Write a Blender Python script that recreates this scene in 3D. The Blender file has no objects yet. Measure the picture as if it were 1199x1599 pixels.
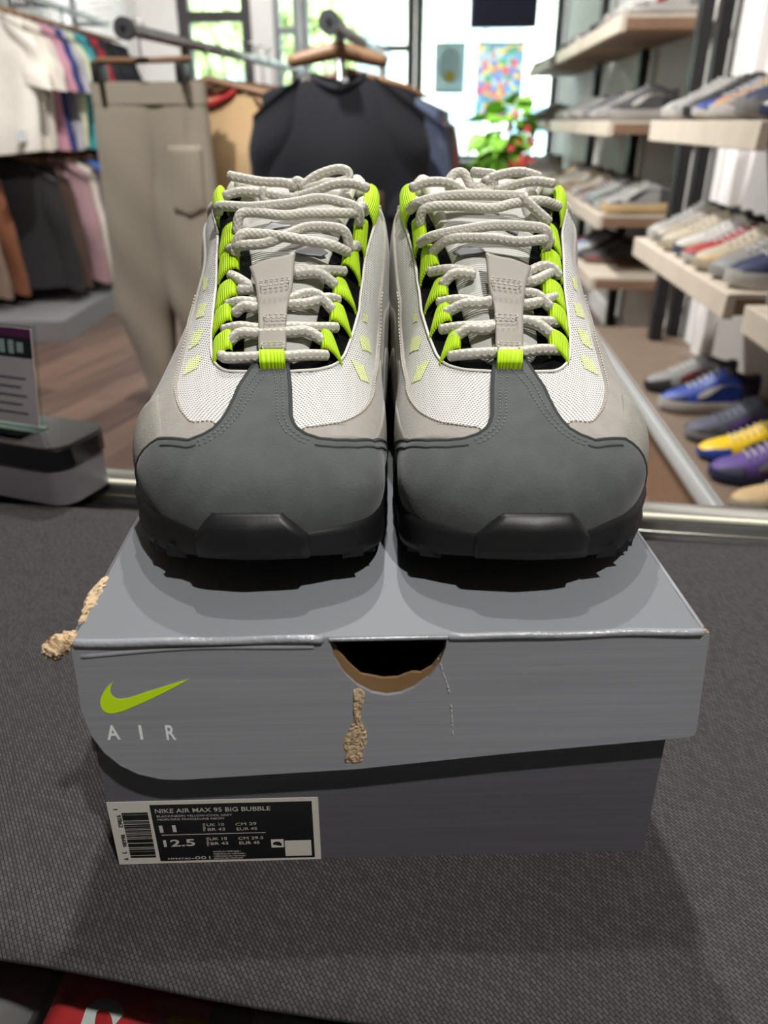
import bpy, bmesh, math, random
import numpy as np
from mathutils import Vector, Matrix, Euler
random.seed(7)
C = bpy.context.scene.collection
SC = bpy.context.scene
PI = math.pi

# ------------------------------------------------------------------ camera, world, lights
CZ = 1.15                                   # camera height above the shop floor
PITCH = math.radians(26.9); FPX = 1205.0
CO, SI = math.cos(PITCH), math.sin(PITCH)
cam = bpy.data.cameras.new('camera'); camo = bpy.data.objects.new('camera', cam); C.objects.link(camo)
camo.location = (0, 0, CZ); camo.rotation_euler = (PI / 2 - PITCH, 0, 0)
cam.sensor_fit = 'HORIZONTAL'; cam.sensor_width = 36.0; cam.lens = 36.0 * FPX / 1199.0
cam.clip_start = 0.02; cam.clip_end = 200
cam.dof.use_dof = True; cam.dof.focus_distance = 0.365; cam.dof.aperture_fstop = cam.lens / 1000 / 0.0033
cam.dof.aperture_blades = 0
SC.camera = camo

world = bpy.data.worlds.new('world'); SC.world = world; world.use_nodes = True
bg = world.node_tree.nodes['Background']
bg.inputs[0].default_value = (0.86, 0.93, 1.0, 1); bg.inputs[1].default_value = 6.0

SC.view_settings.view_transform = 'Standard'; SC.view_settings.look = 'None'
SC.view_settings.gamma = 1.0; SC.view_settings.use_curve_mapping = False
SC.view_settings.exposure = 1.2
SC.cycles.use_denoising = True
SC.cycles.max_bounces = 8; SC.cycles.transparent_max_bounces = 16
SC.cycles.sample_clamp_indirect = 4.0; SC.cycles.caustics_reflective = False; SC.cycles.caustics_refractive = False

def spot(name, loc, target, power, angle=70, radius=0.03, col=(1, 0.98, 0.955), blend=0.5):
    l = bpy.data.lights.new(name, 'SPOT'); o = bpy.data.objects.new(name, l); C.objects.link(o)
    l.energy = power; l.spot_size = math.radians(angle); l.spot_blend = blend; l.shadow_soft_size = radius; l.color = col
    o.location = loc
    o.rotation_euler = (Vector(target) - Vector(loc)).to_track_quat('-Z', 'Y').to_euler()
    return o
def area(name, loc, target, power, sx, sy, col=(1, 0.97, 0.93)):
    l = bpy.data.lights.new(name, 'AREA'); o = bpy.data.objects.new(name, l); C.objects.link(o)
    l.energy = power; l.shape = 'RECTANGLE'; l.size = sx; l.size_y = sy; l.color = col
    o.location = loc
    o.rotation_euler = (Vector(target) - Vector(loc)).to_track_quat('-Z', 'Y').to_euler()
    return o
# two ceiling spots over the counter (they give the two shoe shadows on the lid), one in front, shop lights along the room and an added wall fill at the window end
spot('spot_counter_rear', (0.02, 1.56, 2.78), (0.0, 0.30, 0.95), 41, 50, 0.02)
spot('spot_counter_top', (0.0, 0.80, 2.80), (0.0, 0.33, 0.95), 24, 60, 0.02)
spot('spot_counter_front', (0.45, -0.58, 2.80), (0.0, 0.30, 0.95), 64, 60, 0.03)
spot('spot_shelves', (-0.55, 2.2, 2.85), (1.0, 2.35, 0.85), 120, 88, 0.05)
spot('spot_shelves_rear', (-0.35, 4.3, 2.85), (1.15, 4.3, 0.9), 125, 100, 0.05)
spot('fill_window_end', (-0.9, 6.2, 2.85), (-2.05, 8.2, 1.5), 100, 80, 0.05)  # added unseen lamp, only there to brighten the white wall beside the window
spot('spot_racks', (-1.0, 1.6, 2.8), (-0.7, 3.0, 0.6), 90, 100, 0.05)
spot('spot_wall_rack', (-1.0, 3.8, 2.8), (-2.0, 4.9, 0.9), 85, 110, 0.05)

# ------------------------------------------------------------------ helpers
def lin(c):
    return tuple(((v / 255) / 12.92 if v / 255 <= 0.04045 else ((v / 255 + 0.055) / 1.055) ** 2.4) for v in c)
MATS = {}
def mat(name, rgb, rough=0.6, metal=0.0, bump=None, var=0.0, vscale=30, spec=0.5, alpha=1.0, sheen=0.0, coat=0.0):
    if name in MATS: return MATS[name]
    m = bpy.data.materials.new(name); m.use_nodes = True; nt = m.node_tree
    b = nt.nodes['Principled BSDF']; r = lin(rgb)
    b.inputs['Base Color'].default_value = (*r, 1); b.inputs['Roughness'].default_value = rough
    b.inputs['Metallic'].default_value = metal; b.inputs['Specular IOR Level'].default_value = spec
    b.inputs['Sheen Weight'].default_value = sheen; b.inputs['Coat Weight'].default_value = coat
    tc = nt.nodes.new('ShaderNodeTexCoord')
    if var:
        n = nt.nodes.new('ShaderNodeTexNoise'); n.inputs['Scale'].default_value = vscale; n.inputs['Detail'].default_value = 5
        nt.links.new(tc.outputs['Object'], n.inputs['Vector'])
        mr = nt.nodes.new('ShaderNodeMapRange'); mr.inputs['From Min'].default_value = 0.3; mr.inputs['From Max'].default_value = 0.7
        mr.inputs['To Min'].default_value = 1 - var; mr.inputs['To Max'].default_value = 1 + var
        nt.links.new(n.outputs['Fac'], mr.inputs['Value'])
        mx = nt.nodes.new('ShaderNodeVectorMath'); mx.operation = 'SCALE'; mx.inputs[0].default_value = r
        nt.links.new(mr.outputs[0], mx.inputs['Scale']); nt.links.new(mx.outputs[0], b.inputs['Base Color'])
    if bump:
        n2 = nt.nodes.new('ShaderNodeTexNoise'); n2.inputs['Scale'].default_value = bump[0]; n2.inputs['Detail'].default_value = 4
        nt.links.new(tc.outputs['Object'], n2.inputs['Vector'])
        bp = nt.nodes.new('ShaderNodeBump'); bp.inputs['Strength'].default_value = bump[1]; bp.inputs['Distance'].default_value = bump[2] if len(bump) > 2 else 0.002
        nt.links.new(n2.outputs['Fac'], bp.inputs['Height']); nt.links.new(bp.outputs[0], b.inputs['Normal'])
    MATS[name] = m
    return m
def glass_mat(name, tint=(235, 245, 242), refl=0.12, rough=0.02):
    if name in MATS: return MATS[name]
    m = bpy.data.materials.new(name); m.use_nodes = True; nt = m.node_tree; nt.nodes.clear()
    o = nt.nodes.new('ShaderNodeOutputMaterial'); mix = nt.nodes.new('ShaderNodeMixShader')
    t = nt.nodes.new('ShaderNodeBsdfTransparent'); t.inputs[0].default_value = (*lin(tint), 1)
    g = nt.nodes.new('ShaderNodeBsdfGlossy'); g.inputs['Roughness'].default_value = rough
    lw = nt.nodes.new('ShaderNodeLayerWeight'); lw.inputs[0].default_value = refl
    nt.links.new(lw.outputs['Fresnel'], mix.inputs[0]); nt.links.new(t.outputs[0], mix.inputs[1]); nt.links.new(g.outputs[0], mix.inputs[2])
    nt.links.new(mix.outputs[0], o.inputs[0]); MATS[name] = m
    return m
def link(o, parent=None):
    C.objects.link(o)
    if parent is not None: o.parent = parent
    return o
def mesh(name, V, F, m, parent=None, smooth=True, uv=None, loc=None):
    me = bpy.data.meshes.new(name)
    me.from_pydata([tuple(map(float, v)) for v in V], [], [tuple(f) for f in F]); me.update()
    if smooth: me.polygons.foreach_set('use_smooth', [True] * len(me.polygons))
    if uv is not None:
        ul = me.uv_layers.new(name='UVMap'); vi = np.zeros(len(me.loops), dtype=np.int32)
        me.loops.foreach_get('vertex_index', vi)
        ul.data.foreach_set('uv', np.asarray(uv, dtype=np.float32)[vi].ravel())
    if m is not None: me.materials.append(m)
    o = bpy.data.objects.new(name, me)
    if loc is not None: o.location = loc
    return link(o, parent)
class MB:
    """collects shapes into one mesh"""
    def __init__(s): s.V = []; s.F = []
    def add(s, V, F):
        n = len(s.V); s.V += [tuple(map(float, v)) for v in V]; s.F += [tuple(i + n for i in f) for f in F]; return s
    def box(s, c, d, rz=0, M=None):
        x, y, z = d[0] / 2, d[1] / 2, d[2] / 2
        P = [(-x, -y, -z), (x, -y, -z), (x, y, -z), (-x, y, -z), (-x, -y, z), (x, -y, z), (x, y, z), (-x, y, z)]
        cr, sr = math.cos(rz), math.sin(rz)
        P = [(a * cr - b * sr + c[0], a * sr + b * cr + c[1], e + c[2]) for a, b, e in P]
        if M is not None: P = [tuple(M @ Vector(p)) for p in P]
        return s.add(P, [(0, 3, 2, 1), (4, 5, 6, 7), (0, 1, 5, 4), (1, 2, 6, 5), (2, 3, 7, 6), (3, 0, 4, 7)])
    def bar(s, a, b, w, h=None):
        a, b = Vector(a), Vector(b); h = h or w; d = (b - a).normalized()
        up = Vector((0, 0, 1)) if abs(d.z) < 0.9 else Vector((0, 1, 0))
        r = d.cross(up).normalized() * (w / 2); u = r.normalized().cross(d) * (h / 2)
        P = [a - r - u, a + r - u, a + r + u, a - r + u, b - r - u, b + r - u, b + r + u, b - r + u]
        return s.add(P, [(0, 1, 2, 3), (7, 6, 5, 4), (0, 4, 5, 1), (1, 5, 6, 2), (2, 6, 7, 3), (3, 7, 4, 0)])
    def cyl(s, a, b, r, n=16, r2=None):
        a, b = Vector(a), Vector(b); d = (b - a).normalized(); r2 = r if r2 is None else r2
        up = Vector((0, 0, 1)) if abs(d.z) < 0.9 else Vector((0, 1, 0))
        x = d.cross(up).normalized(); y = x.cross(d)
        P = [a + (x * math.cos(t) + y * math.sin(t)) * r for t in [2 * PI * i / n for i in range(n)]]
        P += [b + (x * math.cos(t) + y * math.sin(t)) * r2 for t in [2 * PI * i / n for i in range(n)]]
        F = [(i, (i + 1) % n, n + (i + 1) % n, n + i) for i in range(n)]
        return s.add(P, F + [tuple(range(n - 1, -1, -1)), tuple(range(n, 2 * n))])
    def grid(s, G, cu=False, cv=False):
        G = np.asarray(G); V, F = gridvf(G, cu, cv); return s.add(V, F)
    def build(s, name, m, parent=None, smooth=False, loc=None, bevel=0.0, seg=2):
        o = mesh(name, s.V, s.F, m, parent, smooth, loc=loc)
        if bevel:
            bm = bmesh.new(); bm.from_mesh(o.data)
            bmesh.ops.bevel(bm, geom=bm.edges[:], offset=bevel, segments=seg, affect='EDGES', profile=0.5, clamp_overlap=True)
            bm.to_mesh(o.data); bm.free()
            o.data.polygons.foreach_set('use_smooth', [True] * len(o.data.polygons))
            try: o.data.set_sharp_from_angle(angle=math.radians(40))
            except Exception: pass
        return o
def gridvf(G, cu=False, cv=False):
    nu, nv = G.shape[:2]; V = G.reshape(-1, 3)
    F = []
    for i in range(nu if cu else nu - 1):
        for j in range(nv if cv else nv - 1):
            i2, j2 = (i + 1) % nu, (j + 1) % nv
            F.append((i * nv + j, i2 * nv + j, i2 * nv + j2, i * nv + j2))
    return V, F
def catmull(P, n=6, closed=False):
    P = np.asarray(P, float); N = len(P); out = []
    rng = range(N if closed else N - 1)
    for i in rng:
        p1, p2 = P[i], P[(i + 1) % N]
        p0 = P[i - 1] if (i > 0 or closed) else 2 * p1 - p2
        p3 = P[(i + 2) % N] if (i + 2 < N or closed) else 2 * p2 - p1
        for k in range(n):
            t = k / n
            out.append(0.5 * ((2 * p1) + (-p0 + p2) * t + (2 * p0 - 5 * p1 + 4 * p2 - p3) * t * t + (-p0 + 3 * p1 - 3 * p2 + p3) * t ** 3))
    if not closed: out.append(P[-1])
    return np.array(out)
def tube_grid(P, r, n=10):
    """circular tube with round ends around the polyline P; returns grid and uv"""
    P = np.asarray(P, float); N = len(P)
    T = np.gradient(P, axis=0); T /= np.linalg.norm(T, axis=1)[:, None] + 1e-12
    up = np.array([0, 0, 1.0]) if abs(T[0][2]) < 0.9 else np.array([0, 1.0, 0])
    x = np.cross(T[0], up); x /= np.linalg.norm(x); G = []; UV = []; L = 0
    rr = r if hasattr(r, '__len__') else [r] * N
    for i in range(N):
        x = x - T[i] * np.dot(x, T[i]); x /= np.linalg.norm(x); y = np.cross(T[i], x)
        if i: L += np.linalg.norm(P[i] - P[i - 1])
        ring = [P[i] + rr[i] * (x * math.cos(a) + y * math.sin(a)) for a in [2 * PI * k / n for k in range(n)]]
        G.append(ring); UV += [(k / n, L) for k in range(n)]
    return np.array(G), UV
def tube(name, P, r, m, parent=None, n=10, flip=False, loc=None):
    P = np.asarray(P, float)
    a0 = P[0] - (P[1] - P[0]) / np.linalg.norm(P[1] - P[0]) * (r if not hasattr(r, '__len__') else r[0]) * 0.4
    a1 = P[-1] + (P[-1] - P[-2]) / np.linalg.norm(P[-1] - P[-2]) * (r if not hasattr(r, '__len__') else r[-1]) * 0.4
    R = list(r) if hasattr(r, '__len__') else [r] * len(P)
    G, UV = tube_grid(np.vstack([a0, P, a1]), [R[0] * 0.55] + R + [R[-1] * 0.55], n)
    V, F = gridvf(G, False, True); N = len(G)
    F = F + [tuple(range(n)), tuple(range((N - 1) * n + n - 1, (N - 1) * n - 1, -1))]
    return mesh(name, V, F, m, parent, True, UV, loc)
def thing(name, label, cat, loc=(0, 0, 0), rz=0.0, group=None):
    o = bpy.data.objects.new(name, None); C.objects.link(o); o.empty_display_size = 0.05
    o.location = loc; o.rotation_euler = (0, 0, rz); o['label'] = label; o['category'] = cat
    if group: o['group'] = group
    return o
def tag(o, label, cat, group=None):
    o['label'] = label; o['category'] = cat
    if group: o['group'] = group
    return o
def struct(o): o['kind'] = 'structure'; return o
def copy_tree(o, loc, rz=None, parent=None, mats=None):
    r = o.copy(); C.objects.link(r)
    if parent is None:
        r.location = loc
        if rz is not None: r.rotation_euler = (0, 0, rz)
    else: r.parent = parent
    for ch in list(o.children): copy_tree(ch, None, None, r)
    return r
def ray(px, py):
    dx, dy = (px - 600) / FPX, (py - 800) / FPX
    return np.array([dx, CO - dy * SI, -SI - dy * CO])
def at(px, py, y=None, z=None, x=None):
    """the point of the place on the sight line through a pixel, at a known depth y, height z (above the floor) or side x"""
    r = ray(px, py)
    t = y / r[1] if y is not None else ((z - CZ) / r[2] if z is not None else x / r[0])
    return Vector((r[0] * t, r[1] * t, CZ + r[2] * t))
def text(body, size, m, parent, M, name='lettering', sx=1.0, bold=0.0, align='LEFT', spacing=1.0):
    cu = bpy.data.curves.new(name, 'FONT'); cu.body = body; cu.size = size; cu.align_x = align; cu.offset = bold; cu.space_character = spacing
    cu.resolution_u = 3; cu.extrude = 0.00005
    to = bpy.data.objects.new('tmp', cu); C.objects.link(to)
    me = bpy.data.meshes.new_from_object(to, depsgraph=bpy.context.evaluated_depsgraph_get())
    bpy.data.objects.remove(to); me.transform(Matrix.Diagonal((sx, 1, 1, 1))); me.transform(M); me.name = name
    me.materials.clear(); me.materials.append(m)
    return link(bpy.data.objects.new(name, me), parent)

# ------------------------------------------------------------------ materials with patterns
def nodes_of(m): return m.node_tree, m.node_tree.nodes['Principled BSDF']
def twill():
    m = mat('mat_fabric', (62, 60, 61), 0.85); nt, b = nodes_of(m)
    tc = nt.nodes.new('ShaderNodeTexCoord'); mp = nt.nodes.new('ShaderNodeMapping'); mp.inputs['Rotation'].default_value[2] = math.radians(58)
    nt.links.new(tc.outputs['Object'], mp.inputs[0])
    br = nt.nodes.new('ShaderNodeTexBrick'); br.inputs['Scale'].default_value = 1.0
    br.inputs['Brick Width'].default_value = 0.0034; br.inputs['Row Height'].default_value = 0.0016; br.inputs['Mortar Size'].default_value = 0.00034
    br.inputs['Mortar Smooth'].default_value = 1.0
    br.inputs['Color1'].default_value = (*lin((74, 70, 71)), 1); br.inputs['Color2'].default_value = (*lin((56, 53, 54)), 1); br.inputs['Mortar'].default_value = (*lin((26, 24, 25)), 1)
    nt.links.new(mp.outputs[0], br.inputs['Vector']); nt.links.new(br.outputs['Color'], b.inputs['Base Color'])
    bp = nt.nodes.new('ShaderNodeBump'); bp.invert = True; bp.inputs['Strength'].default_value = 0.6; bp.inputs['Distance'].default_value = 0.0006
    nt.links.new(br.outputs['Fac'], bp.inputs['Height']); nt.links.new(bp.outputs[0], b.inputs['Normal'])
    return m
def uv_holes(name, rgb, hole, pitch=0.00125, rad=0.30):
    """open knit: rows of small dark holes, in the surface's own coordinates"""
    m = mat(name, rgb, 0.8); nt, b = nodes_of(m)
    uv = nt.nodes.new('ShaderNodeUVMap'); mp = nt.nodes.new('ShaderNodeMapping'); mp.inputs['Scale'].default_value = (1 / pitch,) * 3; mp.inputs['Rotation'].default_value[2] = PI / 4
    nt.links.new(uv.outputs[0], mp.inputs[0])
    v = nt.nodes.new('ShaderNodeTexVoronoi'); v.voronoi_dimensions = '2D'; v.inputs['Randomness'].default_value = 0.0; v.inputs['Scale'].default_value = 1
    nt.links.new(mp.outputs[0], v.inputs['Vector'])
    mr = nt.nodes.new('ShaderNodeMapRange'); mr.interpolation_type = 'SMOOTHSTEP'; mr.inputs['From Min'].default_value = rad - 0.1; mr.inputs['From Max'].default_value = rad + 0.12
    nt.links.new(v.outputs['Distance'], mr.inputs['Value'])
    mx = nt.nodes.new('ShaderNodeMix'); mx.data_type = 'RGBA'; mx.inputs['A'].default_value = (*lin(hole), 1); mx.inputs['B'].default_value = (*lin(rgb), 1)
    nt.links.new(mr.outputs[0], mx.inputs['Factor']); nt.links.new(mx.outputs['Result'], b.inputs['Base Color'])
    bp = nt.nodes.new('ShaderNodeBump'); bp.inputs['Strength'].default_value = 0.5; bp.inputs['Distance'].default_value = 0.0005
    nt.links.new(mr.outputs[0], bp.inputs['Height']); nt.links.new(bp.outputs[0], b.inputs['Normal'])
    return m
def uv_ribs(name, rgb, pitch, axis=0, dark=0.72, dist=0.0006, braid=False):
    m = mat(name, rgb, 0.7); nt, b = nodes_of(m)
    uv = nt.nodes.new('ShaderNodeUVMap'); mp = nt.nodes.new('ShaderNodeMapping')
    nt.links.new(uv.outputs[0], mp.inputs[0])
    if braid:
        mp.inputs['Scale'].default_value = (6, 1 / pitch, 1); mp.inputs['Rotation'].default_value[2] = 0
        w = nt.nodes.new('ShaderNodeTexVoronoi'); w.voronoi_dimensions = '2D'; w.inputs['Randomness'].default_value = 0.0; w.inputs['Scale'].default_value = 1
        sep = nt.nodes.new('ShaderNodeSeparateXYZ'); nt.links.new(mp.outputs[0], sep.inputs[0])
        ad = nt.nodes.new('ShaderNodeMath'); ad.operation = 'ADD'; nt.links.new(sep.outputs[0], ad.inputs[0]); nt.links.new(sep.outputs[1], ad.inputs[1])
        cb = nt.nodes.new('ShaderNodeCombineXYZ'); nt.links.new(ad.outputs[0], cb.inputs[0])
        sb = nt.nodes.new('ShaderNodeMath'); sb.operation = 'SUBTRACT'; nt.links.new(sep.outputs[0], sb.inputs[0]); nt.links.new(sep.outputs[1], sb.inputs[1]); nt.links.new(sb.outputs[0], cb.inputs[1])
        nt.links.new(cb.outputs[0], w.inputs['Vector']); out = w.outputs['Distance']
        inv = nt.nodes.new('ShaderNodeMath'); inv.operation = 'SUBTRACT'; inv.inputs[0].default_value = 0.75; nt.links.new(out, inv.inputs[1]); out = inv.outputs[0]
    else:
        sc = [1, 1, 1]; sc[axis] = 1 / pitch; mp.inputs['Scale'].default_value = sc
        sep = nt.nodes.new('ShaderNodeSeparateXYZ'); nt.links.new(mp.outputs[0], sep.inputs[0])
        ml = nt.nodes.new('ShaderNodeMath'); ml.operation = 'MULTIPLY'; ml.inputs[1].default_value = 2 * PI; nt.links.new(sep.outputs[axis], ml.inputs[0])
        sn = nt.nodes.new('ShaderNodeMath'); sn.operation = 'SINE'; nt.links.new(ml.outputs[0], sn.inputs[0])
        ma = nt.nodes.new('ShaderNodeMath'); ma.operation = 'MULTIPLY_ADD'; ma.inputs[1].default_value = 0.5; ma.inputs[2].default_value = 0.5; nt.links.new(sn.outputs[0], ma.inputs[0]); out = ma.outputs[0]
    r = lin(rgb)
    mx = nt.nodes.new('ShaderNodeMix'); mx.data_type = 'RGBA'; mx.inputs['A'].default_value = (*(c * dark for c in r), 1); mx.inputs['B'].default_value = (*r, 1)
    nt.links.new(out, mx.inputs['Factor']); nt.links.new(mx.outputs['Result'], b.inputs['Base Color'])
    bp = nt.nodes.new('ShaderNodeBump'); bp.inputs['Strength'].default_value = 0.8; bp.inputs['Distance'].default_value = dist
    nt.links.new(out, bp.inputs['Height']); nt.links.new(bp.outputs[0], b.inputs['Normal'])
    return m
def wood_floor():
    m = mat('wood_planks', (112, 88, 74), 0.42); nt, b = nodes_of(m)
    tc = nt.nodes.new('ShaderNodeTexCoord'); mp = nt.nodes.new('ShaderNodeMapping'); mp.inputs['Scale'].default_value = (14, 0.7, 1)
    nt.links.new(tc.outputs['Object'], mp.inputs[0])
    n = nt.nodes.new('ShaderNodeTexNoise'); n.inputs['Scale'].default_value = 2.0; n.inputs['Detail'].default_value = 6; nt.links.new(mp.outputs[0], n.inputs['Vector'])
    oi = nt.nodes.new('ShaderNodeObjectInfo')
    ad = nt.nodes.new('ShaderNodeMath'); ad.operation = 'MULTIPLY_ADD'; ad.inputs[1].default_value = 0.55; nt.links.new(oi.outputs['Random'], ad.inputs[0]); nt.links.new(n.outputs['Fac'], ad.inputs[2])
    cr = nt.nodes.new('ShaderNodeValToRGB'); e = cr.color_ramp.elements
    e[0].position = 0.4; e[0].color = (*lin((70, 54, 49)), 1); e[1].position = 1.05; e[1].color = (*lin((128, 103, 90)), 1)
    nt.links.new(ad.outputs[0], cr.inputs[0]); nt.links.new(cr.outputs[0], b.inputs['Base Color'])
    return m
def box_print(name, rgb):
    """printed card with faint brushed horizontal streaks"""
    m = mat(name, rgb, 0.42, spec=0.4); nt, b = nodes_of(m)
    tc = nt.nodes.new('ShaderNodeTexCoord'); mp = nt.nodes.new('ShaderNodeMapping'); mp.inputs['Scale'].default_value = (8, 8, 420)
    nt.links.new(tc.outputs['Object'], mp.inputs[0])
    n = nt.nodes.new('ShaderNodeTexNoise'); n.inputs['Scale'].default_value = 1.0; n.inputs['Detail'].default_value = 3; nt.links.new(mp.outputs[0], n.inputs['Vector'])
    mr = nt.nodes.new('ShaderNodeMapRange'); mr.inputs['From Min'].default_value = 0.3; mr.inputs['From Max'].default_value = 0.7; mr.inputs['To Min'].default_value = 0.9; mr.inputs['To Max'].default_value = 1.08
    nt.links.new(n.outputs['Fac'], mr.inputs[0])
    mx = nt.nodes.new('ShaderNodeVectorMath'); mx.operation = 'SCALE'; mx.inputs[0].default_value = lin(rgb); nt.links.new(mr.outputs[0], mx.inputs['Scale']); nt.links.new(mx.outputs[0], b.inputs['Base Color'])
    return m

M_MAT = twill()
M_CHROME = mat('brushed_aluminium', (205, 205, 200), 0.28, 1.0, bump=(300, 0.05))
M_PIPE = mat('galvanised_pipe', (150, 150, 150), 0.35, 0.9, var=0.15)
M_WHITE = mat('white_paint', (222, 219, 216), 0.75, var=0.03, vscale=6)
M_BLACK = mat('black_paint', (16, 16, 18), 0.5)
M_SHELF = mat('shelf_board', (196, 184, 168), 0.55, var=0.06, vscale=14)
M_SHELF_END = mat('shelf_end_wood', (128, 100, 78), 0.6, var=0.1, vscale=20)
M_HANGER = mat('hanger_wood', (128, 96, 68), 0.5, var=0.08)
M_HOOK = mat('hook_steel', (180, 180, 182), 0.3, 1.0)
M_GLASS = glass_mat('clear_glass')
M_KRAFT = mat('torn_card', (206, 180, 144), 0.9, bump=(500, 0.9, 0.002), var=0.2, vscale=220)
M_BROWNCARD = mat('brown_card', (134, 104, 66), 0.85, var=0.08)
M_NEON = uv_ribs('neon_webbing', (196, 240, 8), 0.0011, 1, 0.80, 0.0004)
M_NEONFLAT = mat('neon_print', (212, 250, 24), 0.5)
M_NEONPALE = uv_holes('neon_under_mesh', (224, 232, 168), (130, 138, 96), 0.00150, 0.27)
M_MESH = uv_holes('white_knit_mesh', (214, 212, 208), (104, 100, 97), 0.00150, 0.27)
M_TONGUE = uv_ribs('tongue_knit', (214, 212, 206), 0.0014, 1, 0.82, 0.0005)
M_LACE = uv_ribs('braided_lace', (226, 222, 208), 0.0031, 1, 0.70, 0.0007, braid=True)
M_CAP = mat('charcoal_nubuck', (80, 83, 82), 0.9, bump=(900, 0.25, 0.0008), var=0.10, vscale=90, sheen=0.15, spec=0.25)
M_SUEDE = mat('grey_suede', (152, 147, 139), 0.95, bump=(900, 0.35, 0.0008), var=0.07, vscale=120, sheen=0.2)
M_SUEDE2 = mat('mid_grey_suede', (140, 137, 132), 0.95, bump=(900, 0.35, 0.0008), var=0.07, vscale=120)
M_SUEDE3 = mat('dark_grey_suede', (92, 93, 92), 0.95, bump=(900, 0.35, 0.0008), var=0.07, vscale=120)
M_LINING = mat('black_spacer_mesh', (13, 13, 14), 0.95, bump=(1100, 1.0, 0.0012), var=0.5, vscale=700, spec=0.15)
M_RUBBER = mat('black_rubber', (22, 22, 23), 0.55, bump=(700, 0.1, 0.0005), spec=0.35)
M_GUARD = mat('toe_guard_rubber', (30, 30, 31), 0.42, bump=(1200, 0.12, 0.0004), spec=0.35)
M_STRAP = mat('reflective_grey_strap', (148, 143, 131), 0.5, var=0.05)
M_STITCH = mat('stitch_thread', (198, 192, 182), 0.8)
M_STITCHD = mat('dark_stitch_thread', (110, 113, 113), 0.8)

# ------------------------------------------------------------------ the room
# the shop runs a few degrees to the right of the camera's heading
def left_x(y): return -2.55 + 0.08 * (y - 5.75)
def right_x(y): return 1.19 + 0.07 * (y - 1.86)
def back_y(x): return 8.35 - 0.12 * x
def quad_wall(name, a, b, z0, z1, th, m):
    a, b = Vector((*a, 0)), Vector((*b, 0)); d = (b - a).normalized(); n = Vector((-d.y, d.x, 0)) * th
    mb = MB(); P = [a, b, b + n, a + n]
    mb.add([(p.x, p.y, z0) for p in P] + [(p.x, p.y, z1) for p in P], [(0, 3, 2, 1), (4, 5, 6, 7), (0, 1, 5, 4), (1, 2, 6, 5), (2, 3, 7, 6), (3, 0, 4, 7)])
    return struct(mb.build(name, m))
CEIL = 3.0
yB = -2.2
fl = struct(MB().box((-0.6, 3.2, -0.06), (6.2, 13.0, 0.1)).build('floor', mat('subfloor', (70, 56, 48), 0.8)))
M_WOOD = wood_floor()
# planks: real boards, parts of the floor
fx, fy = math.radians(-18), 0
pd = Vector((math.sin(math.radians(18)), math.cos(math.radians(18)), 0)); pn = Vector((pd.y, -pd.x, 0))
plank_me = None; npl = 0
for i in range(-14, 13):
    off = random.random() * 1.4
    for j in range(-1, 7):
        c = Vector((-0.6, 2.0, 0)) + pn * (i * 0.185) + pd * (j * 1.4 + off - 1.0)
        if not (left_x(c.y) - 0.7 < c.x < right_x(c.y) + 0.4 and 0.6 < c.y < 8.6): continue
        if plank_me is None:
            o = MB().box((0, 0, 0), (0.181, 1.394, 0.012)).build('floor_plank', M_WOOD, fl, bevel=0.0015, seg=1); plank_me = o.data
        else:
            o = bpy.data.objects.new('floor_plank', plank_me); link(o, fl)
        o.location = (c.x, c.y, -0.0065); o.rotation_euler = (0, 0, -math.radians(18)); npl += 1
struct(MB().box((-0.6, 3.2, CEIL + 0.05), (7.0, 13.4, 0.1)).build('ceiling', mat('ceiling_paint', (210, 208, 205), 0.9)))
quad_wall('wall_left', (left_x(yB), yB), (left_x(8.7), 8.7), 0, CEIL, 0.12, M_WHITE)
quad_wall('wall_right', (right_x(8.3), 8.3), (right_x(yB), yB), 0, CEIL, 0.12, M_WHITE)
quad_wall('wall_rear', (right_x(yB) + 0.1, yB), (left_x(yB) - 0.1, yB), 0, CEIL, 0.12, M_WHITE)
# window wall
xL, xR = left_x(8.6), right_x(8.2)
SILL = 0.78
M_DADO = mat('grey_sill_wall', (120, 124, 126), 0.7)
def bpt(x, z=0): return Vector((x, back_y(x), z))
quad_wall('wall_window', (xL - 0.05, back_y(xL - 0.05)), (xR + 0.05, back_y(xR + 0.05)), 0, SILL, 0.14, M_DADO)
quad_wall('wall_lintel', (xL - 0.05, back_y(xL)), (xR + 0.05, back_y(xR)), 2.75, CEIL, 0.14, M_WHITE)
quad_wall('trim_1', (-1.24, back_y(-1.24) - 0.02), (-1.03, back_y(-1.03) - 0.02), SILL, 2.75, 0.2, M_WHITE)
M_FRAME_D = mat('dark_window_frame', (58, 54, 54), 0.5)
M_FRAME_G = mat('grey_window_frame', (128, 130, 132), 0.5)
def window(idx, x0, x1, m, bars_v=(), bars_h=(), w=0.07):
    t = bpy.data.objects.new('window_%d' % idx, None); C.objects.link(t); t.location = (x0, back_y(x0), SILL); struct(t)
    a = math.atan2(-0.12, 1); t.rotation_euler = (0, 0, a); L = (x1 - x0) / math.cos(a); H = 2.75 - SILL
    f = MB()
    f.box((w / 2, 0.05, H / 2), (w, 0.09, H)); f.box((L - w / 2, 0.05, H / 2), (w, 0.09, H))
    f.box((L / 2, 0.05, w / 2), (L, 0.085, w)); f.box((L / 2, 0.05, H - w / 2), (L, 0.085, w))
    f.build('frame', m, t)
    for bx, bw in bars_v: MB().box((bx * L, 0.05, H / 2), (bw, 0.08, H - 0.01)).build('mullion', m, t)
    for bz, bw in bars_h: MB().box((L / 2, 0.05, bz - SILL), (L - 0.01, 0.08, bw)).build('transom', m, t)
    MB().box((L / 2, 0.055, H / 2), (L - w, 0.008, H - w)).build('pane', M_GLASS, t)
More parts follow.
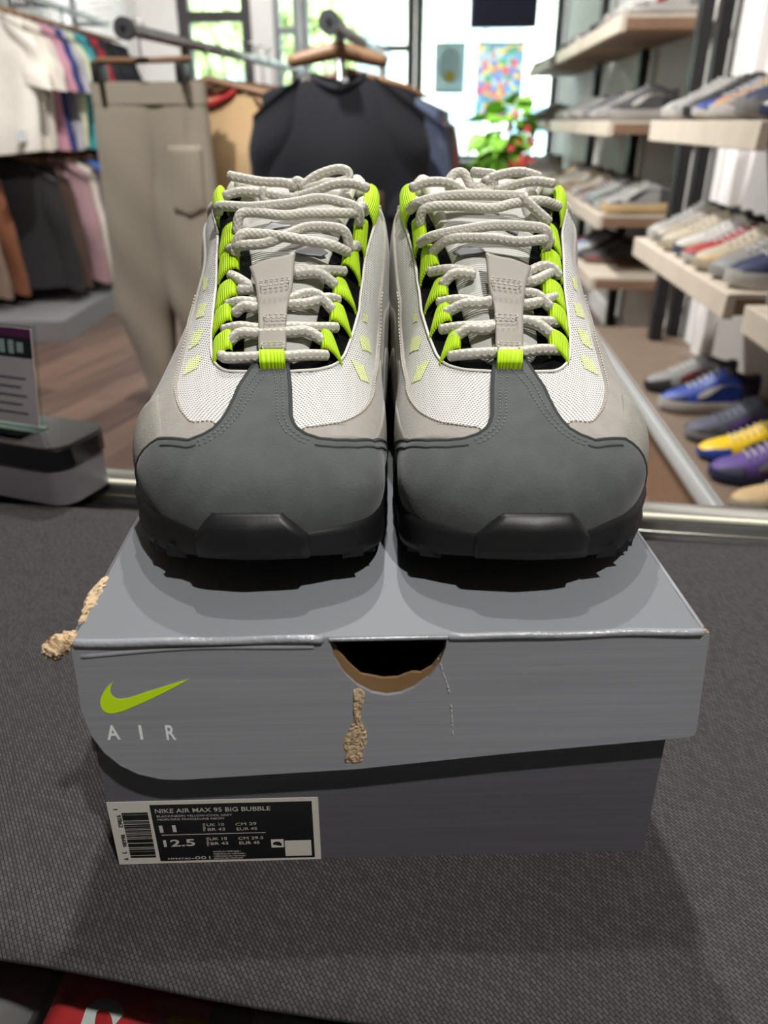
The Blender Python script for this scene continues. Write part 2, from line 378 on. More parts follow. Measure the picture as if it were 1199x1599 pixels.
quad_wall('wall_window_side', (xL - 0.05, back_y(xL)), (-1.95, back_y(-1.95)), SILL, 2.75, 0.14, M_WHITE)
window(1, -1.94, -1.24, M_FRAME_D, [], [(2.02, 0.09), (1.42, 0.06)], 0.1)
window(2, -1.03, -0.8, M_FRAME_G, [], [(1.9, 0.06)], 0.05)
window(3, -0.78, 0.28, M_FRAME_G, [], [(1.75, 0.05)], 0.07)
window(4, 0.29, xR - 0.02, M_FRAME_G, [], [], 0.07)
# window seat board along the sill
struct(MB().box((0.0, back_y(0) - 0.08, SILL + 0.012), (3.4, 0.24, 0.024), math.atan2(-0.12, 1)).build('trim_2', mat('sill_board', (176, 180, 182), 0.5)))

# ------------------------------------------------------------------ street outside
MB().box((0, 20, -0.12), (60, 23, 0.1)).build('street', mat('asphalt', (150, 150, 150), 0.9, var=0.06)); struct(bpy.data.objects['street'])
fac = thing('shopfront_building', 'pale building across the street seen through the shop window', 'building', (0, 22, -0.06))
MB().box((0, 3, 4.5), (34, 5, 9)).build('wall', mat('pale_render', (232, 224, 208), 0.9, var=0.04, vscale=1), fac)
for i in range(9):
    w = MB().box((-14 + i * 3.3, 0.44, 2.2), (1.9, 0.16, 2.2)).build('window', mat('street_window', (170, 184, 196), 0.2), fac)
    MB().box((-14 + i * 3.3, 0.36, 2.2), (0.08, 0.12, 2.2)).build('mullion', M_FRAME_G, w)
MB().box((0, 0.2, 4.2), (30, 0.8, 0.4)).build('fascia', mat('grey_fascia', (168, 170, 172), 0.7), fac)
def leaf_cloud(n, R, size, seed):
    rnd = random.Random(seed); mb = MB()
    for _ in range(n):
        v = Vector((rnd.gauss(0, 1), rnd.gauss(0, 1), rnd.gauss(0, 1))).normalized() * (rnd.random() ** 0.4)
        p = Vector((v.x * R[0], v.y * R[1], v.z * R[2])); e = Euler((rnd.random() * 6, rnd.random() * 6, rnd.random() * 6)).to_matrix()
        q = [p + e @ Vector(k) * size for k in ((-0.5, 0, 0), (0, -0.28, 0.05), (0.5, 0, 0), (0, 0.28, 0.05))]
        mb.add(q, [(0, 1, 2, 3)])
    return mb
for i, (x, y, lab) in enumerate([(-3.9, 16.5, 'leafy street tree outside the left window'), (-1.9, 19.0, 'smaller leafy street tree outside the middle window')]):
    t = thing('street_tree', lab, 'tree', (x, y, -0.07))
    MB().cyl((0, 0, 0), (0, 0, 2.4), 0.14, 10, 0.09).build('trunk', mat('bark', (110, 92, 76), 0.9), t, True)
    f = leaf_cloud(900, (1.5, 1.2, 1.3), 0.4, i).build('foliage', mat('street_leaf', (196, 206, 150), 0.7, var=0.2, vscale=3), t, True); f.location = (0, 0, 2.9); f['kind'] = 'stuff'
# parked white car, side on
car = thing('car', 'white parked car in the street beyond the posters', 'car', (2.7, 13.6, -0.07), math.radians(8))
prof = [(-2.1, 0.35), (-2.1, 0.75), (-1.9, 0.92), (-1.15, 1.02), (-0.6, 1.46), (0.75, 1.5), (1.45, 1.05), (2.0, 0.95), (2.15, 0.7), (2.15, 0.35)]
G = np.array([[(x, -0.85 + (0.1 if z > 1.1 else 0), z) for x, z in prof], [(x, 0.85 - (0.1 if z > 1.1 else 0), z) for x, z in prof]])
V, F = gridvf(G); n = len(prof); F = F + [tuple(range(n - 1, -1, -1)), tuple(range(n, 2 * n)), (0, n, 2 * n - 1, n - 1)]
mesh('body', V, F, mat('white_car_paint', (238, 238, 240), 0.2, coat=0.6), car, False)
for a, b in (((-1.0, 1.06), (-0.1, 1.4)), ((0.0, 1.06), (1.0, 1.4))):
    mesh('side_window', [(a[0], -0.87, a[1]), (b[0], -0.87, a[1]), (b[0] - 0.12, -0.8, b[1]), (a[0] + 0.38 * (a[0] < -0.5), -0.8, b[1])] + [(a[0], -0.82, a[1]), (b[0], -0.82, a[1]), (b[0] - 0.12, -0.75, b[1]), (a[0] + 0.38 * (a[0] < -0.5), -0.75, b[1])],
         [(0, 1, 2, 3), (7, 6, 5, 4), (0, 4, 5, 1), (1, 5, 6, 2), (2, 6, 7, 3), (3, 7, 4, 0)], mat('car_glass', (96, 122, 140), 0.1), car, False)
for x in (-1.35, 1.4):
    w = MB().cyl((x, -0.92, 0.33), (x, -0.7, 0.33), 0.33, 24).build('wheel', mat('tyre', (40, 40, 42), 0.8), car)
    MB().cyl((x, -0.94, 0.33), (x, -0.91, 0.33), 0.2, 16).build('hubcap', M_HOOK, w)

# ------------------------------------------------------------------ counter, mat, box
LID = CZ - 0.1768                            # height of the lid's top above the floor
ZT = CZ - 0.309                              # top of the counter mat
CA = math.radians(-8.3)
ctr = thing('glass_counter', 'glass topped display counter with aluminium edge under the black mat', 'counter', (0.0, 0.645, 0), CA)
ZG = ZT - 0.003
M_TOPGLASS = glass_mat('counter_glass', (244, 248, 246), 0.2)
MB().box((0.1, -0.40, ZG - 0.004), (2.0, 0.80, 0.008)).build('glass_top', M_TOPGLASS, ctr, bevel=0.001, seg=1)
rl = MB().box((0.1, 0.012, ZG - 0.010), (2.04, 0.026, 0.024)).build('edge_rail', M_CHROME, ctr, bevel=0.003)
MB().box((0.1, -0.005, ZG + 0.0012), (2.03, 0.006, 0.0024)).build('lip', mat('cream_lip', (226, 222, 200), .35), rl)
MB().box((0.1, -0.81, ZG - 0.010), (2.04, 0.022, 0.024)).build('edge_rail', M_CHROME, ctr, bevel=0.003)
for x in (-0.91, 1.11): MB().box((x, -0.40, ZG - 0.010), (0.022, 0.80, 0.024)).build('edge_rail', M_CHROME, ctr, bevel=0.003)
MB().box((0.1, -0.40, ZG - 0.20), (1.99, 0.78, 0.012)).build('display_shelf', mat('case_shelf', (96, 84, 74), .7), ctr)
MB().box((0.1, -0.40, 0.30), (1.99, 0.77, 0.60)).build('cabinet_body', mat('cabinet_laminate', (60, 54, 50), .6), ctr)
MB().box((0.1, 0.006, ZG - 0.105), (2.0, 0.008, 0.17)).build('rear_glass', M_TOPGLASS, ctr)
for x in (-0.91, 1.11):
    for y in (0.005, -0.80): MB().box((x, y, ZG - 0.11), (0.02, 0.02, 0.18)).build('corner_post', M_CHROME, ctr)
# the mat: a sheet of ribbed fabric, its near edge a little wavy
a0, a1 = Vector((-0.21, 0.61)), Vector((0.312, 0.546)); b0, b1 = Vector((-0.1586, 0.2004)), Vector((0.0, 0.1754))
da, db = (a1 - a0), (b1 - b0); top = []
for i in range(61):
    k = i / 60; xk = -0.75 + 1.75 * k
    pa = a0 + da * ((xk - a0.x) / da.x); pb = b0 + db * ((xk - b0.x) / db.x); pb = pb + Vector((0, .0012 * math.sin(xk * 31)))
    top.append([(*(pa.lerp(pb, j / 20)), ZT + 0.0006 * math.sin(xk * 17 + j * .5) * (1 if j > 15 else 0)) for j in range(21)])
V, F = gridvf(np.array(top)); o = mesh('counter_mat', V, F, M_MAT)
md = o.modifiers.new('thickness', 'SOLIDIFY'); md.thickness = 0.0028; md.offset = -1 
if o.data.polygons[0].normal.z < 0:
    o.data.flip_normals()
tag(o, 'dark grey ribbed fabric mat laid over the glass counter', 'mat')
# goods lying in the counter, seen through the glass in front of and behind the mat
def packet(name, label, cat, c, d, rz, m, seed):
    t = thing(name, label, cat, (c.x, c.y, c.z), rz, None); rnd = random.Random(seed); G = []
    for i in range(25):
        u = i / 24 * 2 - 1; row = []
        for j in range(19):
            v = j / 18 * 2 - 1; e = max(0, (1 - abs(u) ** 5) * (1 - abs(v) ** 5)) ** .5
            row.append((u * d[0] / 2, v * d[1] / 2, d[2] * e * (1 + .10 * math.sin(u * 9 + seed) * math.sin(v * 7 + seed * 2))))
        G.append(row)
    V, F = gridvf(np.array(G)); n = 25 * 19; mesh('folded_cloth', V, F, m, t)
    G2 = [[(x * 1.1, y * 1.1, z * 1.0 + .0065 + .0012 * math.sin(x * 160 + y * 90 + seed) ) for x, y, z in r] for r in G]
    V, F = gridvf(np.array(G2)); mesh('plastic_bag', V, F, glass_mat('bag_plastic', (250, 250, 250), .12, .15), t); return t
zs = ZG - 0.19
p = at(185, 1575, z=zs + .12)
pk = packet('bagged_shirt', 'red folded shirt with a white letter in a clear bag under the glass', 'shirt', Vector((p.x - .005, p.y, zs + .085)), (.08, .15, .03), -.14, mat('red_cotton', (206, 40, 48), .8), 1)
o = text('S', 0.046, mat('white_ink', (235, 232, 230), .5), pk, Matrix.Translation((-.020, -.022, 0)) @ Matrix.Rotation(-.35, 4, 'Z'), 'printed_letter', bold=.0008)
o.data.transform(Matrix.Translation((0, 0, .0335)))
pk2 = packet('bagged_shirt', 'dark green patterned garment in a clear bag beside the red one', 'shirt', Vector((p.x + .122, p.y - .02, zs + .08)), (.135, .15, .03), -.14, mat('camo_cloth', (104, 122, 96), .8, var=.7, vscale=45), 2)
pk3 = packet('bagged_shirt', 'pale grey garment in a clear bag at the left end under the glass', 'shirt', Vector((p.x - .112, p.y + .02, zs + .08)), (.11, .14, .03), -.14, mat('pale_cloth', (150, 142, 142), .8, var=.1), 3)
pk4 = packet('bagged_shirt', 'navy garment in a clear bag near the middle of the counter front', 'shirt', Vector((p.x + .295, p.y - .05, zs + .08)), (.17, .14, .03), -.14, mat('navy_cloth', (70, 74, 104), .8, var=.2), 4)
for q in (pk, pk2, pk3, pk4): q['group'] = 'bagged garments in the counter'
st = MB().box((p.x + .1, p.y - .02, zs + .04), (.70, .17, .078), -.14).build('display_block', mat('block_white', (90, 84, 80), .7)); tag(st, 'low grey block under the bagged garments in the counter', 'block')
p = at(1068, 842, z=ZG - .020)
ring = [(p.x + .030 * math.cos(a), p.y - .006 + .016 * math.sin(a), ZG - .019) for a in np.linspace(0, 2 * PI, 33)[:-1]]
G, UV = tube_grid(np.vstack([ring, ring[:1]]), .0025, 8); V, F = gridvf(G, False, True); o = mesh('bracelet', V, F, mat('red_cord', (196, 32, 48), .5)); tag(o, 'red cord bracelet under the glass strip right of the box', 'bracelet')
o = MB().box((p.x, p.y - .01, (zs + ZG - .024) / 2), (.14, .05, ZG - .024 - zs), CA).build('jewellery_block', mat('block_brown', (104, 86, 74), .8), bevel=.004); tag(o, 'brown block carrying the red bracelet in the counter', 'block')

# ---- the shoe box
BA = math.radians(1.85)
bx = thing('shoe_box', 'dark grey shoe box base with a size label at its lower left', 'box', (0.0, 0.2500, ZT), BA)
M_BASE = box_print('base_print', (94, 93, 98)); M_LIDP = box_print('lid_print', (148, 148, 153)); M_INK = mat('label_black', (14, 14, 15), .45)
M_LIDTOP = mat('lid_top_print', (122, 125, 129), 0.55, spec=0.25, bump=(60, 0.04, 0.001)); M_PAPER = mat('label_paper', (214, 208, 198), .5)
BW, BD, BH = 0.246, 0.355, 0.128; T = 0.002
def panel_poly(name, poly, th, m, parent, M, m_edge=None):
    n = len(poly); V = [M @ Vector((x, z, 0)) for x, z in poly] + [M @ Vector((x, z, -th)) for x, z in poly]
    F = [tuple(range(n)), tuple(range(2 * n - 1, n - 1, -1))] + [(i, n + i, n + (i + 1) % n, (i + 1) % n) for i in range(n)]
    o = mesh(name, V, F, m, parent, False)
    if m_edge:
        o.data.materials.append(m_edge)
        for f in o.data.polygons[1:]: f.material_index = 1
    return o
FR = Matrix(((1, 0, 0, 0), (0, 0, -1, 0), (0, 1, 0, 0), (0, 0, 0, 1)))            # panel x,z -> front face, outward = -y
arc = [(0.024 * math.cos(a), BH - 0.042 * math.sin(a)) for a in np.linspace(PI, 2 * PI, 13)]
panel_poly('front_panel', [(-BW / 2, 0), (BW / 2, 0), (BW / 2 - .0015, BH), (0.03, BH), (0.03, BH - .048), (-0.03, BH - .048), (-0.03, BH), (-BW / 2 + .0015, BH)], T, M_BASE, bx, FR, None)
panel_poly('back_panel', [(-BW / 2, 0), (BW / 2, 0), (BW / 2, BH), (-BW / 2, BH)], T, M_BASE, bx, Matrix.Translation((0, BD, 0)) @ FR)
for sx in (-1, 1): MB().box((sx * (BW / 2 - T / 2), BD / 2, BH / 2), (T, BD - 2 * T, BH)).build('side_panel', M_BASE, bx)
MB().box((0, BD / 2, T / 2), (BW - 2 * T, BD - 2 * T, T)).build('bottom_panel', M_BROWNCARD, bx)
# size label
def face_local(px, py, o, M, dy=0.0):
    """pixel -> coordinates on the front face of the box or lid"""
    mi = M.inverted(); a = mi @ Vector((0, 0, CZ)); b = mi @ (Vector((0, 0, CZ)) + Vector(ray(px, py))); d = b - a
    t = (dy - a.y) / d.y; q = a + d * t; return q.x, q.z
MBX = Matrix.Translation((0.0, 0.2500, ZT)) @ Matrix.Rotation(BA, 4, 'Z')
def LB(x, y): return face_local(140 + x / 3.155, 1230 + y / 3.155, None, MBX)
def on_face(poly, h0=.0002): return [(x, z) for x, z in poly]
lab = panel_poly('size_label', [(-BW / 2, .0006), (-BW / 2 + .0936, .0006), (-BW / 2 + .0936, .0405), (-BW / 2 + .0003, .0405)], .0002, M_PAPER, bx, Matrix.Translation((0, -.0003, 0)) @ FR)
panel_poly('black_field', [(-BW / 2 + .0192, .0022), (-BW / 2 + .0907, .0022), (-BW / 2 + .0907, .0383), (-BW / 2 + .0189, .0383)], .0001, M_INK, lab, Matrix.Translation((0, -.0004, 0)) @ FR)
M_INKW = mat('label_white_ink', (200, 196, 188), .5)
def put(body, p0, p1, hz, m=None, parent=None, bold=0.0, name='lettering', vert=False, yoff=-.00055):
    (xa, za), (xb, zb_) = LB(*p0), LB(*p1); h = hz
    cu_w = 1.0; o = text(body, 1.0, m or M_INKW, parent or lab, Matrix.Identity(4), name, bold=bold)
    xs = [v.co.x for v in o.data.vertices]; ys = [v.co.y for v in o.data.vertices]; w = max(xs) - min(xs); hh = max(ys) - min(min(ys), 0)
    L = math.hypot(xb - xa, zb_ - za); ang = math.atan2(zb_ - za, xb - xa)
    o.data.transform(Matrix.Translation((xa, yoff, za)) @ FR @ Matrix.Rotation(ang, 4, 'Z') @ Matrix.Diagonal((L / w, h / .70, .2, 1)) @ Matrix.Translation((-min(xs), 0, 0)))
    return o
put('NIKE AIR MAX 95 BIG BUBBLE', (326, 123), (893, 108), .0026, bold=.006)
put('BLACK/NEON YELLOW-COOL GREY', (334, 143), (704, 135), .0012); put('NOIR/GRIS FRAIS/JAUNE NEON', (338, 159), (664, 152), .0012)
put('11', (350, 218), (432, 214), .0043, bold=.02); put('12.5', (370, 288), (524, 282), .0043, bold=.02)
put('UK 10', (580, 187), (665, 184), .0018); put('BR 43', (585, 210), (670, 207), .0018); put('CM 29', (722, 184), (824, 180), .0018); put('EUR 45', (728, 207), (828, 204), .0018)
put('UK 10', (594, 256), (680, 253), .0018, bold=.008); put('BR 43', (600, 279), (686, 276), .0018, bold=.008); put('CM 29.5', (735, 253), (858, 249), .0018); put('EUR 45', (740, 276), (840, 273), .0018, bold=.008)
put('MENS', (574, 210), (570, 172), .0011); put('MENS', (592, 284), (588, 242), .0011)
put('-001', (505, 350), (598, 347), .0019); put('HM4740', (390, 352), (500, 350), .0013)
for k, w in enumerate(('MADE IN VIETNAM /', 'FABRIQUE AU VIETNAM /', 'FABRICADO EN VIETNAM /', 'HECHO EN VIETNAM')): put(w, (612 + k, 315 + k * 11), (748 + (20 if k in (1, 2) else 0) + k * 3, 312 + k * 11), .00085, bold=.012)
xa, za = LB(358, 232); xb, zb2 = LB(868, 219)
panel_poly('rule', [(xa, za - .0001), (xb, za - .0001), (xb, za + .0001), (xa, za + .0001)], .0001, M_INKW, lab, Matrix.Translation((0, -.0005, 0)) @ FR)
for q in (((898, 292), (956, 252)), ((968, 334), (1092, 256))):
    (xa, za), (xb, zb2) = LB(*q[0]), LB(*q[1]); panel_poly('white_square', [(xa, za), (xb, za), (xb, zb2), (xa, zb2)], .0001, M_PAPER, lab, Matrix.Translation((0, -.0005, 0)) @ FR)
(xa, za), (xb, zb2) = LB(906, 284), LB(946, 262); panel_poly('recycling_mark', [(xa, za + .001), (xb, za), (xb, zb2 - .0012), (xb - .001, zb2), (xa + .001, zb2), (xa, zb2 - .001)], .0001, M_INK, lab, Matrix.Translation((0, -.0006, 0)) @ FR)
rb = random.Random(3); z = .0052; mb = MB()
while z < .0340:
    h = rb.choice([.0002, .0003, .0005, .0008, .0004]); mb.box((-BW / 2 + .0118, -.0005, z + h / 2), (.0116, .0001, h)); z += h + rb.choice([.0002, .0003, .0005, .0007])
o = mb.build('barcode', M_INK, lab); o['kind'] = 'stuff'
for w, z0 in (('1', .0372), ('97862', .0330), ('86686', .0205), ('3', .0095), ('9', .0052)):
    o = text(w, .0028, M_INK, lab, Matrix.Translation((-BW / 2 + (.0036 if len(w) > 1 else .0028), -.0005, z0)) @ FR @ Matrix.Rotation(-PI / 2, 4, 'Z'), 'barcode_digits', sx=1.15)

# lid
LW, LDp = 0.2440, 0.362
ld = thing('box_lid', 'grey shoe box lid with neon logo, torn card edges and thumb hole', 'lid', (0.0027, 0.2432, LID), BA)
ZL0 = -0.0005
tp = MB().box((0, LDp / 2, -.001), (LW - .001, LDp, .002)).build('top_panel', M_LIDTOP, ld, bevel=.0009)
out_l = [(-.1222, -.004), (-.1226, -.018), (-.1232, -.033), (-.1215, -.045), (-.1175, -.0545), (-.112, -.0615), (-.105, -.0665), (-.096, -.0695), (-.088, -.0700)]
out_b = [(-.015, -.0665), (.05, -.0598), (.1245, -.0535), (.1268, -.0525), (.1275, -.050)]
hole = [(.0218, -.0006), (.0213, -.006), (.0190, -.0135), (.0150, -.0200), (.0095, -.0250), (.0040, -.0278), (-.0015, -.0286), (-.0075, -.0272), (-.0135, -.0232), (-.0185, -.0172), (-.0220, -.0100), (-.0233, -.004), (-.0236, -.0006)]
fl_poly = out_l + out_b + [(.1246, -.003), (.1225, -.0006)] + hole + [(-.1205, -.0006)]
TILT = Matrix.Rotation(math.radians(-2.0), 4, 'X')
FF = TILT @ FR
front = panel_poly('front_flap', fl_poly, .0018, M_LIDP, ld, FF, None)
inner = [(-.030, -.0022), (-.030, -.046), (.030, -.044), (.030, -.0022), (.0218, -.0022), (.0205, -.0100), (.0165, -.0165), (.0120, -.0196), (.0085, -.0192), (.003, -.0216), (-.003, -.0220), (-.008, -.0206), (-.012, -.0196), (-.0165, -.0145), (-.0205, -.0085), (-.0236, -.0022)]
panel_poly('inner_flap', inner, .0014, M_BROWNCARD, ld, TILT @ Matrix.Translation((0, .0024, 0)) @ FR)
panel_poly('back_flap', [(-LW / 2 - .0015, -.062), (LW / 2 + .0015, -.062), (LW / 2, -.001), (-LW / 2, -.001)], .0018, M_LIDP, ld, Matrix.Translation((0, LDp, 0)) @ FR)
for sx in (-1, 1):
    G = [[(sx * (LW / 2 + .0002 + .0022 * k + (.0006 * math.sin(y * 40) if k else 0)), .004 + (LDp - .006) * y, -.0012 - .058 * k) for k in (0, .5, 1)] for y in np.linspace(0, 1, 12)]
    V, F = gridvf(np.array(G)); o = mesh('side_flap', V, F, M_LIDP, ld); md = o.modifiers.new('t', 'SOLIDIFY'); md.thickness = .0016
# worn fold along the front edge, glossy where the card was creased
fo = [(x, .0004 + .0002 * math.sin(x * 90), -.0011 + .00025 * math.sin(x * 140 + 1)) for x in np.linspace(-.1205, .1215, 50)]
tube('front_fold', [q for q in fo if q[0] < -.0240], .0018, mat('glossy_fold', (150, 152, 156), .16, spec=.7, bump=(500, .5, .001)), ld)
tube('front_fold', [q for q in fo if q[0] > .0222], .0016, MATS['glossy_fold'], ld)
MB().box((-.0009, .001, -.0012), (.0462, .0035, .0014)).build('front_fold', MATS['glossy_fold'], ld, bevel=.0005)
cr = [(x, .0009, -.0062 + .0010 * math.sin(x * 60) + (x + .12) * .03) for x in np.linspace(-.119, -.030, 24)]
tube('crease', [tuple(TILT @ Vector(q)) for q in cr], .0014, M_LIDP, ld)
# logo and letters on the flap
MLD = Matrix.Translation((0.0027, 0.2432, LID)) @ Matrix.Rotation(BA, 4, 'Z') @ TILT
def FL(x, y): return face_local(60 + x / 2.067, 780 + y / 2.067, None, MLD)
sw_l = catmull([(487, 580), (440, 606), (370, 641), (310, 668), (270, 684), (238, 691), (214, 684), (202, 664), (204, 638), (220, 610), (243, 587)], 5)
sw_u = catmull([(243, 587), (235, 604), (234, 622), (242, 636), (258, 644), (290, 641), (350, 622), (420, 600), (487, 580)], 5)
panel_poly('logo', [FL(*q) for q in np.vstack([sw_l, sw_u[1:-1]])], .00015, M_NEONFLAT, ld, TILT @ Matrix.Translation((0, -.0002, 0)) @ FR)
for ch, (x0, x1) in (('A', (225, 267)), ('I', (331, 340)), ('R', (416, 447))):
    (xa, za), (xb, zb2) = FL(x0, 775), FL(x1, 772); _, zt = FL(x0, 728)
    o = text(ch, 1.0, mat('white_print', (250, 250, 248), .5), ld, Matrix.Identity(4), 'lettering', bold=.018 if ch != 'I' else .0)
    xs = [v.co.x for v in o.data.vertices]; ys = [v.co.y for v in o.data.vertices]
    o.data.transform(TILT @ Matrix.Translation((xa, -.00025, za)) @ FR @ Matrix.Diagonal(((xb - xa) / (max(xs) - min(xs)), (zt - za) / max(ys), .2, 1)) @ Matrix.Translation((-min(xs), 0, 0)))
# torn card: below the hole, on the left corner and edge, and raw right edge
def torn(name, pts, th, seed, parent, M=Matrix.Identity(4)):
    rnd = random.Random(seed); n = len(pts); cx = sum(p[0] for p in pts) / n; cz = sum(p[1] for p in pts) / n
    P = catmull(pts, 4, True); m_ = len(P); rings = []
    for k, hgt in ((1.0, 0), (.93, .6), (.75, 1.0), (.5, .75), (.22, 1.0)):
        rings.append([(cx + (x - cx) * k * (1 + .05 * rnd.uniform(-1, 1)), cz + (z - cz) * k * (1 + .02 * rnd.uniform(-1, 1)), th * hgt * (1 + .5 * rnd.uniform(-1, 1))) for x, z in P])
    G = np.array(rings); V, F = gridvf(G, False, True); F = F + [tuple(range(4 * m_, 5 * m_))]
    return mesh(name, [M @ FR @ Vector(v) for v in V], [tuple(reversed(f)) for f in F] if False else F, M_KRAFT, parent, False)
tz = lambda L: [FL(*q) for q in L]
torn('torn_patch', tz([(1018, 612), (1050, 616), (1052, 645), (1040, 680), (1044, 720), (1060, 750), (1060, 790), (1046, 815), (1044, 850), (990, 852), (994, 820), (984, 800), (990, 770), (1008, 735), (1022, 700), (1016, 660), (1026, 635)]), .0007, 4, ld, TILT)
def crumple(name, pts, r, seed):
    rnd = random.Random(seed); P = catmull(pts, 6); N = len(P); R = [r * (0.25 + .9 * math.sin(PI * min(1, (i + .6) / N)) ** .6) * rnd.uniform(.65, 1.25) for i in range(N)]
    G, _ = tube_grid(P, R, 10); G = G + np.random.RandomState(seed).normal(0, r * .16, G.shape); V, F = gridvf(G, False, True); n = len(G)
    return mesh(name, V, F + [tuple(range(10)), tuple(range((n - 1) * 10, n * 10))], M_KRAFT, ld, False)
crumple('torn_corner', [(-.1305, -.004, -.0030), (-.1280, -.001, -.0022), (-.1250, .003, -.0016), (-.1222, .007, -.0012)], .0033, 5)
crumple('torn_edge', [(-.1216, .013, -.0012), (-.1225, .024, -.0018), (-.1224, .036, -.0014), (-.1214, .047, -.0008)], .0026, 6)
crumple('raw_edge', [(.1222, .001, -.0006), (.1246, .0026, -.004), (.1252, .003, -.016), (.1262, .0035, -.030), (.1266, .004, -.044)], .0011, 7)
cs = [FL(*q) for q in [(1288, 505), (1298, 530), (1306, 560), (1318, 590), (1328, 630), (1334, 680), (1336, 720), (1338, 758)]]
mb = MB(); rnd = random.Random(2); cc = catmull(cs, 6)
for a_, b_ in zip(cc[:-1], cc[1:]):
    if rnd.random() < .62: mb.cyl(TILT @ Vector((a_[0], -.0001, a_[1])), TILT @ Vector((b_[0], -.0001, b_[1])), .0003 * rnd.uniform(.6, 1.3), 5)
o = mb.build('scuff', mat('scuff_white', (196, 194, 190), .8), ld); o['kind'] = 'stuff'

# ---- counter's left end: locked display box with a printed card in an acrylic stand
p0 = at(108, 797, z=ZT); 
db_ = thing('display_box', 'grey display box with a black rim and glass lid at the left counter end', 'display box', (p0.x, p0.y, ZT), math.radians(-20))
hb = at(95, 703, y=p0.y + .004).z - ZT
W_, D_ = .24, .072
M_FROST = mat('smoked_plastic', (112, 108, 112), .3)
def rbox(c, d, r, n=6):
    mb = MB(); P = []
    for sx, sy, a0 in ((1, -1, -PI / 2), (1, 1, 0), (-1, 1, PI / 2), (-1, -1, PI)):
        for k in range(n + 1):
            a = a0 + PI / 2 * k / n; P.append((c[0] + sx * (d[0] / 2 - r) + r * math.cos(a), c[1] + sy * (d[1] / 2 - r) + r * math.sin(a)))
    N = len(P); V = [(x, y, c[2] - d[2] / 2) for x, y in P] + [(x, y, c[2] + d[2] / 2) for x, y in P]
    return mb.add(V, [(i, (i + 1) % N, N + (i + 1) % N, N + i) for i in range(N)] + [tuple(range(N - 1, -1, -1)), tuple(range(N, 2 * N))])
cx_, cy_ = -W_ / 2, D_ / 2
rbox((cx_, cy_, hb * .31), (W_ - .004, D_ - .004, hb * .62), .018).build('body', M_FROST, db_, bevel=.001, seg=1)
rbox((cx_, cy_, hb * .79), (W_, D_, hb * .34), .020).build('rim', mat('gloss_black_plastic', (14, 14, 15), .18), db_, bevel=.001, seg=1)
rbox((cx_, cy_, hb * .98), (W_ - .003, D_ - .003, hb * .05), .019).build('lid', mat('dark_glass_lid', (58, 56, 54), .06, coat=.5), db_, bevel=.0008, seg=1)
sh = thing('sign_holder', 'clear acrylic stand with a pink and purple card on the display box', 'sign', (p0.x - .062, p0.y + .062, ZT + hb * 1.006), math.radians(-20))
hs = .092
lean = Matrix.Rotation(math.radians(-9), 4, 'X')
def sheet(name, x0, x1, z0, z1, y, th, m, parent): 
    mb = MB().box(((x0 + x1) / 2, y, (z0 + z1) / 2), (x1 - x0, th, z1 - z0)); mb.V = [tuple(lean @ Vector(v)) for v in mb.V]; return mb.build(name, m, parent)
sheet('front_sheet', -.11, .03, .002, hs, -.003, .002, M_GLASS, sh); sheet('rear_sheet', -.11, .03, .002, hs, .003, .002, M_GLASS, sh)
MB().box((-.04, -.008, .0015), (.14, .036, .003)).build('foot', M_GLASS, sh)
cd = sheet('printed_card', -.108, .028, .003, hs - .002, 0, .0012, mat('pink_card', (236, 190, 204), .5, var=.06), sh)
sheet('card_band', -.108, .028, hs - .028, hs - .010, -.0007, .0004, mat('dark_print', (36, 30, 40), .5), cd); sheet('card_band', -.108, .028, hs - .010, hs - .002, -.0007, .0004, mat('magenta_print', (110, 34, 84), .5), cd)
for k in range(5): sheet('print_line', -.09, .018 - .006 * (k % 2), .012 + k * .008, .0142 + k * .008, -.0007, .0003, mat('grey_print', (140, 110, 124), .5), cd)
wd = MB()
for k in range(7): wd.box((-.045 + k * .010, -.0009, hs - .019), (.006, .0004, .012)) if k % 3 else wd.box((-.045 + k * .010, -.0009, hs - .019), (.007, .0004, .009))
wd.V = [tuple(lean @ Vector(v)) for v in wd.V]; o = wd.build('print_motif', mat('pale_print', (190, 180, 186), .5), cd); o['kind'] = 'stuff'

# ------------------------------------------------------------------ the pair of sneakers on the box
Y0, XC, XMIR = 0.270, -0.0530, 0.0032         # toe tip, left shoe's axis, mirror plane between the shoes
def pchip(xs, ys):
    xs = np.array(xs, float); ys = np.array(ys, float); h = np.diff(xs); d = np.diff(ys) / h
    m = np.zeros(len(xs)); m[0] = d[0]; m[-1] = d[-1]
    for i in range(1, len(xs) - 1):
        if d[i - 1] * d[i] > 0:
            w1 = 2 * h[i] + h[i - 1]; w2 = h[i] + 2 * h[i - 1]; m[i] = (w1 + w2) / (w1 / d[i - 1] + w2 / d[i])
    def f(x):
        x = np.clip(x, xs[0], xs[-1]); i = np.clip(np.searchsorted(xs, x) - 1, 0, len(xs) - 2); t = (x - xs[i]) / h[i]
        return (1 + 2 * t) * (1 - t) ** 2 * ys[i] + t * (1 - t) ** 2 * h[i] * m[i] + t * t * (3 - 2 * t) * ys[i + 1] + t * t * (t - 1) * h[i] * m[i + 1]
    return f
